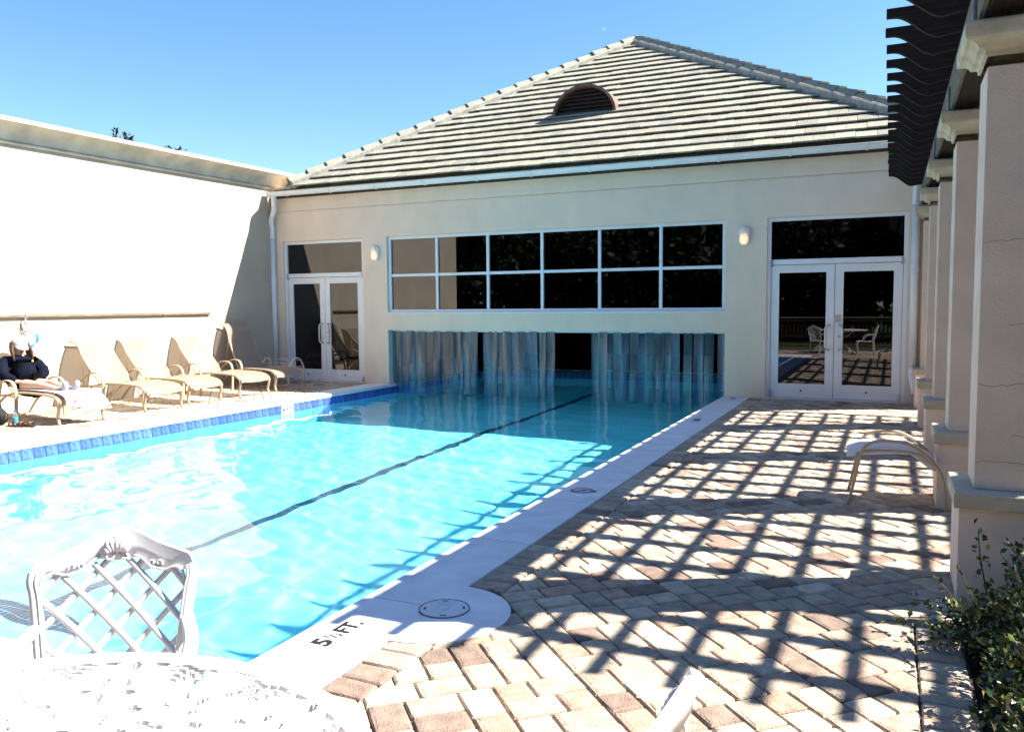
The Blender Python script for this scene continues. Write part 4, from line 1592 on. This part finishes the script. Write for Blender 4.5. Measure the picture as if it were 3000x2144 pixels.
# local to (-11.0, 7.69): x towards the pool, -y towards the camera
S = Skel()
pel = S.chain([(-.27, 0, .475, (.10, .12))])
chest = S.chain([(-.33, 0, .60, (.075, .095)), (-.40, 0, .72, (.08, .10)), (-.425, 0, .79, (.07, .08))], pel)
neck = S.chain([(-.425, 0, .865, .055), (-.41, 0, .90, .055)], chest)
head = S.chain([(-.395, .0, .955, (.085, .085)), (-.385, .0, 1.005, (.09, .085)), (-.39, 0, 1.045, .06)], neck)
for sd in (-1, 1):
    y = sd * .085
    hip = S.chain([(-.20, y, .465, .092)], pel)
    kz = .485 if sd < 0 else .50
    kn = S.chain([(-.02, y * 1.05, .475, .082), (.10, y * 1.05, .475, .068), (.235, y, kz, .055), (.33, y * .95, .475, .052), (.44, y * .85, .462, .050), (.60, y * .75 + .01, .445, .034), (.68, y * .7 + .01, .445, .033)], hip)
    tx = .03 if sd > 0 else 0
    S.chain([(.72, y * .7 + .01, .455, .036), (.745 + tx, y * .75 + .01, .50, .034), (.76 + tx, y * .9 + .01, .555, .030)], kn)
    # arms: near one bent on the lap edge, far one crossed towards the thigh
    sh = S.chain([(-.43, sd * .14, .775, .045), (-.425, sd * .195, .75, .045)], chest)
    if sd > 0:
        wr_ = S.chain([(-.40, .27, .69, .047), (-.345, .315, .605, .042), (-.29, .25, .555, .036), (-.225, .15, .515, .026)], sh)
        hx, hy, hz, dx, dy, dz = -.195, .10, .505, .030, -.05, -.008
    else:
        wr_ = S.chain([(-.37, -.265, .68, .047), (-.30, -.29, .585, .043), (-.22, -.235, .545, .036), (-.14, -.165, .525, .026)], sh)
        hx, hy, hz, dx, dy, dz = -.105, -.13, .520, .05, .028, -.008
    palm = S.chain([(hx, hy, hz, (.026, .018))], wr_)
    px, py = -dy / math.hypot(dx, dy), dx / math.hypot(dx, dy)
    for q in range(4):
        f = (q - 1.5) * .017
        L = (.9, 1.05, 1.0, .8)[q]
        S.chain([(hx + dx * .6 + px * f, hy + dy * .6 + py * f, hz + .004, .0095), (hx + dx * (.6 + .6 * L) + px * f * 1.1, hy + dy * (.6 + .6 * L) + py * f * 1.1, hz - .002, .0085), (hx + dx * (.6 + 1.05 * L) + px * f * 1.1, hy + dy * (.6 + 1.05 * L) + py * f * 1.1, hz - .014, .0075)], palm)
    S.chain([(hx + dx * .1 - px * .028, hy + dy * .1 - py * .028, hz - .002, .010), (hx + dx * .6 - px * .042, hy + dy * .6 - py * .042, hz - .008, .0085)], palm)
body = skinned('body', S.v, S.e, S.r, SKIN, man, 2, 0)
# face: nose, eyes, mouth, ears lie on the head, mostly under the cap
g = MB()
HC = Vector((-.39, 0, .985))
M = Matrix.Rotation(-.5, 4, 'Y')
fwd = (Matrix.Rotation(.45, 4, 'Y') @ Vector((1, 0, 0)))
g.ball(HC + fwd * .092 + Vector((0, 0, -.01)), (.018, .012, .022), 8, 6)
for s in (-1, 1):
    g.ball(HC + Vector((0, s * .088, -.005)), (.022, .010, .030), 8, 6)
build('face_features', g, SKIN, man)
g = MB()
for s in (-1, 1):
    g.ball(HC + fwd * .083 + Vector((-.004, s * .032, .016)), (.008, .011, .007), 8, 6)
build('eyes', g, WHITEF, man)
build('mouth', MB().ball(HC + fwd * .086 + Vector((-.02, 0, -.050)), (.008, .024, .006), 8, 6), mat('lips', (.45, .16, .13), .4, .1, 20), man)
# clothes
S2 = Skel()
w0 = S2.chain([(-.165, 0, .515, (.125, .185)), (-.255, 0, .53, (.16, .20))])
c0 = S2.chain([(-.30, 0, .590, (.16, .19)), (-.345, 0, .66, (.155, .19)), (-.395, 0, .735, (.145, .185)), (-.42, 0, .80, (.105, .125)), (-.418, 0, .855, (.06, .065))], w0)
ci_ = len(S2.v) - 2
for sd in (-1, 1):
    sh = S2.chain([(-.43, sd * .15, .785, .075), (-.425, sd * .20, .755, .078)], ci_)
    if sd > 0:
        S2.chain([(-.385, .262, .69, .082), (-.325, .285, .610, .082), (-.265, .215, .570, .068), (-.225, .155, .530, .046)], sh)
    else:
        S2.chain([(-.36, -.255, .685, .082), (-.285, -.27, .600, .082), (-.205, -.225, .56, .066), (-.15, -.175, .535, .046)], sh)
sw = skinned('sweatshirt', S2.v, S2.e, S2.r, NAVY, man, 2, 0)
dm = sw.modifiers.new('folds', 'DISPLACE')
tx_ = bpy.data.textures.new('folds', 'CLOUDS')
tx_.noise_scale = .07
dm.texture = tx_
dm.strength = .04
dm.mid_level = .5
build('chest_badge', MB().ball((-.268, .10, .775), (.005, .014, .016), 8, 6), mat('yellow_thread', (.65, .60, .05), .6, .1, 40), man)
S3 = Skel()
h0 = S3.chain([(-.27, 0, .47, (.14, .165))])
for sd in (-1, 1):
    S3.chain([(-.17, sd * .085, .465, .098), (-.05, sd * .09, .475, .092)], h0)
skinned('shorts', S3.v, S3.e, S3.r, DKSHORT, man, 2, 0)
for sd in (-1, 1):
    y = sd * .085
    tx = .03 if sd > 0 else 0
    K = Skel()
    K.chain([(.585, y * .75 + .01, .448, .041), (.66, y * .7 + .01, .446, .043), (.715, y * .7 + .01, .455, .046), (.745 + tx, y * .75 + .01, .50, .044), (.763 + tx, y * .9 + .01, .565, .036)])
    skinned('sock', K.v, K.e, K.r, SOCK, man, 2, 1)
# hair to the shoulders, and a cap tipped over the face
for sd in (-1, 1):
    g = MB()
    for k in range(5):
        f = k * .016
        g.tube(bez([HC + Vector((-.03 + f, sd * .083, .04)), HC + Vector((-.015 + f, sd * (.098 + .004 * k), -.03)), HC + Vector((.0 + f * 1.2, sd * (.10 + .006 * k), -.10)), HC + Vector((.035 + f, sd * (.085 + .008 * k), -.165 - .01 * k))], 5), [.022, .022, .022, .021, .021, .020, .020, .019, .019, .018, .017, .016, .014, .012, .010, .005], 6)
    build('hair', g, HAIR, man)
CT = Matrix.Translation(HC + Vector((0, 0, .022))) @ Matrix.Rotation(.42, 4, 'Y')
g = MB()
rows = []
for i in range(9):
    th = PI / 2 * i / 8
    rows.append([CT @ Vector((.104 * math.cos(th) * math.cos(p), .100 * math.cos(th) * math.sin(p), .002 + .098 * math.sin(th))) for p in np.linspace(0, 2 * PI, 25)])
build('cap_crown', g.grid(rows), CAP, man)
rows = []
for i in range(6):
    q = i / 5
    rows.append([CT @ Vector((.095 * math.cos(p) + .085 * q * math.cos(p) ** .5, .098 * math.sin(p) * (1 - .12 * q), .006 - .012 * q - .02 * abs(math.sin(p)) ** 2 * q)) for p in np.linspace(-1.25, 1.25, 15)])
g = MB().grid(rows)
g.grid([[p + Vector((0, 0, .004)) for p in r] for r in rows])
build('cap_brim', g, CAP, man)

# towel under the legs, hanging over the foot of the lounger
tw = thing('towel', 'white printed towel spread under the legs and hanging off the lounger foot', 'towel', (-10.53, 7.745, .4), -.12)
rows = []
path = bez([Vector(p) for p in [(-.70, 0, .0), (-.4, 0, .016), (0, 0, .020), (.25, 0, .018), (.42, 0, .002), (.53, 0, -.030), (.60, 0, -.09), (.625, 0, -.16), (.635, 0, -.22)]], 5)
for i, p in enumerate(path):
    s = i / (len(path) - 1)
    row = []
    for k in range(25):
        u = k / 24 * 2 - 1
        wv = .012 * math.sin(7 * s + 5 * u) + .006 * math.sin(19 * u + 3 * s)
        hang = max(0, s - .62) / .38
        drop = -.05 * hang * (math.sin(4.2 * u + .8) * .6 + u * .9)
        spread = .265 if s < .5 else .265 + .055 * hang
        row.append((p.x + .02 * hang * math.sin(9 * u), u * spread + .03 * hang, p.z + .012 + wv * (.4 + .6 * hang) * .7 + drop))
    rows.append(row)
build('cloth', MB().grid(rows), TOWEL, tw)

# water bottle, sandals and bag on the coping
bt = thing('water_bottle', 'clear water bottle with blue cap and label standing by the lounger', 'bottle', (-10.62, 7.13, 0))
build('bottle_body', MB().lathe([(.001, .002), (.030, .002), (.033, .01), (.033, .12), (.031, .145), (.018, .17), (.014, .18), (.014, .19)], (0, 0, 0), 20), CLEAR, bt)
build('label_band', MB().lathe([(.0335, .045), (.0337, .05), (.0337, .105), (.0335, .11)], (0, 0, 0), 20), BLUEL, bt)
build('bottle_cap', MB().lathe([(.016, .186), (.0165, .19), (.0165, .207), (.015, .21), (.001, .21)], (0, 0, 0), 16), BLUEC, bt)
SD = ['brown leather sandal with brass studs, nearer the water bottle', 'brown leather sandal with brass studs, nearer the pool edge']
for k, (x, y, rz) in enumerate(((-10.52, 7.08, .35), (-10.40, 7.14, .15))):
    s = thing('sandal', SD[k], 'sandal', (x, y, 0), rz, 'pair of sandals by the lounger')
    sole = [(.13 * math.cos(a), (.040 + .010 * math.cos(a)) * math.sin(a)) for a in np.linspace(0, 2 * PI, 25)[:-1]]
    build('sole', MB().prism(sole, 2, .0, .020), LEATHER, s)
    for xx, hh in ((.055, .055), (-.03, .045), (-.09, .06)):
        build('strap', MB().tube(bez([(xx, -.042, .015), (xx + .01, -.036, hh * .8), (xx + .012, 0, hh), (xx + .01, .036, hh * .8), (xx, .042, .015)], 4), .009, 6, flat=(1.6, .6), upv=(1, 0, 0)), LEATHER, s)
    build('stud', MB().ball((.066, -.02, .058), .011, 8, 6), GOLD, s)
    build('stud', MB().ball((.066, .02, .058), .011, 8, 6), GOLD, s)
bg = thing('shoulder_bag', 'black cloth bag slumped on the paving beside the water bottle', 'bag', (-10.93, 7.05, 0), .4)
g = MB()
rows = []
for i in range(12):
    z = .24 * i / 11
    q = math.sin(PI * (.12 + .80 * i / 11)) ** .6
    rows.append([(.17 * q * math.copysign(abs(math.cos(p)) ** .7, math.cos(p)) + .01 * math.sin(5 * p + 9 * z), .10 * q * math.copysign(abs(math.sin(p)) ** .7, math.sin(p)) + .008 * math.sin(7 * p + 20 * z), z) for p in np.linspace(0, 2 * PI, 29)])
build('bag_body', MB().grid(rows), BAG, bg)
build('bag_handle', MB().tube(bez([(-.10, 0, .21), (-.06, .02, .31), (.05, .03, .31), (.10, .0, .21)], 5), .010, 6), BAG, bg)
build('buckle', MB().tube([(.165 + .02 * math.cos(a), -.03, .12 + .028 * math.sin(a)) for a in np.linspace(0, 2 * PI, 15)], .005, 6, cap=False), GOLD, bg)

# ------------------------------------------------------------------ planting
def leaf_cloud(pts, size, seed, mats, aspect=.55, droop=.3):
    """joined leaf blades: each is a folded four-cornered blade with its own direction"""
    r = random.Random(seed)
    mb = MB()
    for p, nrm in pts:
        L = size * r.uniform(.6, 1.25)
        d = Vector((r.gauss(0, 1), r.gauss(0, 1), r.gauss(.25, .7))) + Vector(nrm) * .9
        d.normalize()
        sd = d.cross(Vector((r.gauss(0, 1), r.gauss(0, 1), r.gauss(0, 1))))
        if sd.length < 1e-3:
            continue
        sd.normalize()
        n = d.cross(sd)
        w = L * aspect * .5
        p = Vector(p)
        mb.add([p, p + d * L * .5 + sd * w + n * w * .25, p + d * L - n * L * .12 * droop, p + d * L * .5 - sd * w + n * w * .25, p + d * L * .5], [(0, 1, 4), (1, 2, 4), (2, 3, 4), (3, 0, 4)], True, r.choices(range(len(mats)), [40, 32, 18, 10][:len(mats)])[0])
    return mb


sh = thing('shrub', 'low leafy shrub spilling over the paving edge in front of the nearest pillar', 'shrub', (.75, 3.4, 0))
r = random.Random(4)
pts = []
mounds = [((.26, -.42, .2), (.45, .85, .78), 3600), ((.02, .74, .04), (.40, .42, .40), 2600), ((-.04, .0, .02), (.38, .75, .46), 3800), ((.32, .2, .05), (.5, .9, .58), 3200), ((-.28, .74, .02), (.26, .24, .20), 800), ((-.08, -.75, .03), (.40, .5, .46), 2200), ((.2, 1.02, .08), (.34, .26, .46), 1300)]
for c, rad, n in mounds:
    for _ in range(n):
        v = Vector((r.gauss(0, 1), r.gauss(0, 1), abs(r.gauss(0, 1)) * .9))
        v.normalize()
        q = r.uniform(.55, 1.04) * (1 + .13 * math.sin(v.x * 7 + c[0] * 9) * math.sin(v.y * 6 + v.z * 5))
        pts.append(((c[0] + v.x * rad[0] * q, c[1] + v.y * rad[1] * q, max(.01, c[2] + v.z * rad[2] * q)), v))
tw_pts = []
twigs = MB()
for k in range(70):
    c, rad, n = r.choice(mounds)
    v = Vector((r.gauss(-.3, .8), r.gauss(0, 1), abs(r.gauss(.4, .6))))
    v.normalize()
    p = Vector((c[0] + v.x * rad[0] * .8, c[1] + v.y * rad[1] * .8, c[2] + v.z * rad[2] * .8))
    e = p + v * r.uniform(.10, .22) + Vector((0, 0, r.uniform(-.02, .08)))
    twigs.tube([p, (p + e) / 2 + Vector((0, 0, .01)), e], [.003, .0025, .0015], 4)
    for q in range(9):
        tw_pts.append((tuple(p.lerp(e, q / 8)), v))
# two upright sprigs against the pedestal, and a runner over the paving
for base_, tip in (((-.30, 1.02, .15), (-.335, 1.15, .43)), ((-.22, 1.05, .2), (-.10, 1.2, .42)), ((-.42, .70, .10), (-.70, .80, .06)), ((-.38, .55, .10), (-.62, .52, .05)), ((-.36, .82, .12), (-.62, .98, .10))):
    b_, t_ = Vector(base_), Vector(tip)
    twigs.tube([b_, (b_ + t_) / 2 + Vector((-.01, 0, .02)), t_], [.004, .003, .002], 4)
    for q in range(26):
        w = b_.lerp(t_, q / 25)
        tw_pts.append(((w.x + r.gauss(0, .018), w.y + r.gauss(0, .018), max(.008, w.z + r.gauss(0, .015))), (t_ - b_).normalized()))
build('twig', twigs, BARK, sh, kind='stuff')
build('foliage', leaf_cloud(pts + tw_pts, .036, 6, LEAF, .62), LEAF, sh, kind='stuff')


def tree(label, x, y, h, cr, seed, n=2600, leaf=.30, group=None, crown_lo=.3):
    t = thing('tree', label, 'tree', (x, y, 0), 0, group)
    r = random.Random(seed)
    g = MB()
    g.tube(bez([(0, 0, -.1), (r.uniform(-.1, .1), r.uniform(-.1, .1), h * .3), (r.uniform(-.2, .2), r.uniform(-.2, .2), h * .62), (r.uniform(-.2, .2), 0, h * .85)], 5), [.05 + .022 * h * (1 - k / 15.5) for k in range(16)], 9)
    limbs = []
    for k in range(9):
        a, z = r.uniform(0, 2 * PI), h * r.uniform(.3, .65)
        e = Vector((cr * .75 * math.cos(a), cr * .75 * math.sin(a), z + h * r.uniform(.1, .25)))
        limbs.append(e)
        g.tube(bez([(0, 0, z), tuple(e * .5 + Vector((0, 0, z * .5 + .15))), tuple(e)], 4), [.05, .045, .04, .038, .032, .028, .02, .015, .01], 6)
    build('trunk', g, BARK, t)
    pts = []
    clumps = []
    for k in range(46):
        v = Vector((r.gauss(0, 1), r.gauss(0, 1), r.gauss(0, 1)))
        v.normalize()
        q = r.uniform(.35, 1) ** .6
        zc = h * (crown_lo + (1 - crown_lo) * .5)
        clumps.append((Vector((v.x * cr * q, v.y * cr * q, zc + v.z * h * (1 - crown_lo) * .46 * q)), r.uniform(.28, .5) * cr * .7))
    for k in range(n):
        c, rad = r.choice(clumps)
        v = Vector((r.gauss(0, 1), r.gauss(0, 1), r.gauss(.1, .8)))
        v.normalize()
        p = c + v * rad * r.uniform(.55, 1.05)
        pts.append((tuple(p), v))
    build('crown', leaf_cloud(pts, leaf, seed + 1, TLEAF, .55), TLEAF, t, kind='stuff')
    return t


# tree beyond the left wall: only a few sprigs of it show above the lip
tb = tree('tree behind the cream wall with only small top sprigs showing above it', -15.6, 13.9, 4.9, 1.5, 41, 1600, .16)
r = random.Random(9)
pts = []
g = MB()
for y, z in ((12.93, 5.44), (13.00, 5.36), (13.26, 5.42), (13.40, 5.34), (14.50, 5.30), (14.85, 5.37), (14.60, 5.27)):
    b_, t_ = Vector((.1, (y - 13.9) * .7, 4.5)), Vector((.1, y - 13.9, z))
    g.tube([b_, (b_ + t_) / 2, t_], [.02, .012, .006], 5)
    for k in range(26):
        w = b_.lerp(t_, .55 + .45 * r.random())
        pts.append(((w.x + r.gauss(0, .04), w.y + r.gauss(0, .035), min(w.z, t_.z)), (0, 0, 1)))
build('sprig', g, BARK, tb, kind='stuff')
build('sprig_leaf', leaf_cloud(pts, .10, 12, TLEAF, .55), TLEAF, tb, kind='stuff')
# trees behind the photographer, mirrored in the dark panes
TLAB = ['dark leafy tree behind the terrace, at the end of the cream wall', 'broad dark tree behind the terrace, mirrored in the left panes of the long window', 'dark tree behind the terrace, mirrored in the middle panes of the long window',
        'tallest dark tree behind the terrace, mirrored in the right panes of the long window', 'dark leafy tree mirrored in the right glass doors', 'dark tree at the corner behind the pergola', 'dark leafy tree beyond the planting bed, beside the nearest pillar', 'dark leafy tree beyond the planting bed, level with the middle pillar']
for k, (x, y, h, cr) in enumerate(((-19, -8, 9.5, 3.6), (-13.5, -10, 10, 3.8), (-8, -9.5, 9, 3.6), (-2.5, -10.5, 10.5, 4.0), (3, -9, 9.5, 3.6), (8.5, -8, 9, 3.5), (9.5, 1, 8, 3.2), (10, 8, 8.5, 3.4))):
    tree(TLAB[k], x, y, h, cr, 60 + k, 12000, .44, 'trees behind the terrace' if y < -5 else 'trees right of the pergola', .02)

# low dark fence behind the terrace, seen mirrored in the glass
fe = thing('picket_fence', 'low dark picket fence behind the terrace, mirrored in the right glass doors', 'fence', (-4, -4.6, 0))
for z in (.25, .86):
    build('fence_rail', MB().bbox(-9, 9, .012, .05, z, z + .08, .004), WOOD, fe)
build('top_rail', MB().bbox(-9, 9, -.05, .06, .985, 1.03, .006), WOOD_T, fe)
pk = None
for k in range(129):
    if pk is None:
        o = pk = build('picket', MB().bbox(-.045, .045, -.012, .011, .04, .984, .004), WOOD, fe)
    else:
        o = pk.copy()
        COL.objects.link(o)
    o.location = (-8.96 + k * .14, 0, 0)

# the day moon: only its sunlit side shows against the sky
MOON = bpy.data.materials.new('moonlit_rock')
MOON.use_nodes = True
_t = MOON.node_tree
_t.nodes.remove(_t.nodes['Principled BSDF'])
_a, _d, _s = _t.nodes.new('ShaderNodeBsdfTransparent'), _t.nodes.new('ShaderNodeBsdfDiffuse'), _t.nodes.new('ShaderNodeAddShader')
_d.inputs[0].default_value = (.10, .09, .07, 1)
_d.inputs[0].default_value = (.05, .045, .035, 1)
_g, _k, _m2 = _t.nodes.new('ShaderNodeNewGeometry'), _t.nodes.new('ShaderNodeBsdfDiffuse'), _t.nodes.new('ShaderNodeMixShader')
_k.inputs[0].default_value = (0, 0, 0, 1)
_t.links.new(_g.outputs['Backfacing'], _m2.inputs[0])
_t.links.new(_d.outputs[0], _m2.inputs[1])
_t.links.new(_k.outputs[0], _m2.inputs[2])
_t.links.new(_a.outputs[0], _s.inputs[0])
_t.links.new(_m2.outputs[0], _s.inputs[1])
_t.links.new(_s.outputs[0], _t.nodes['Material Output'].inputs[0])
moon = build('moon', MB().ball((0, 0, 0), 6.5, 24, 16), MOON)
moon.location = (-601.9, 1805.9, 615.0)
tag(moon, 'faint pale crescent moon in the blue sky above the roof peak', 'moon')

# leaf wall added behind the terrace trees to block bright sky in reflections
r = random.Random(77)
pts = []
for _ in range(9000):
    x = r.uniform(-46, 30)
    h = 6.5 + 1.5 * math.sin(x * .5) + 1.0 * math.sin(x * 1.3 + 2)
    pts.append(((x, -17 + r.gauss(0, .8), h * r.random() ** .8), (0, 1, .2)))
build('leaf_backing', leaf_cloud(pts, 1.1, 78, TLEAF, .7), TLEAF, None, kind='stuff')
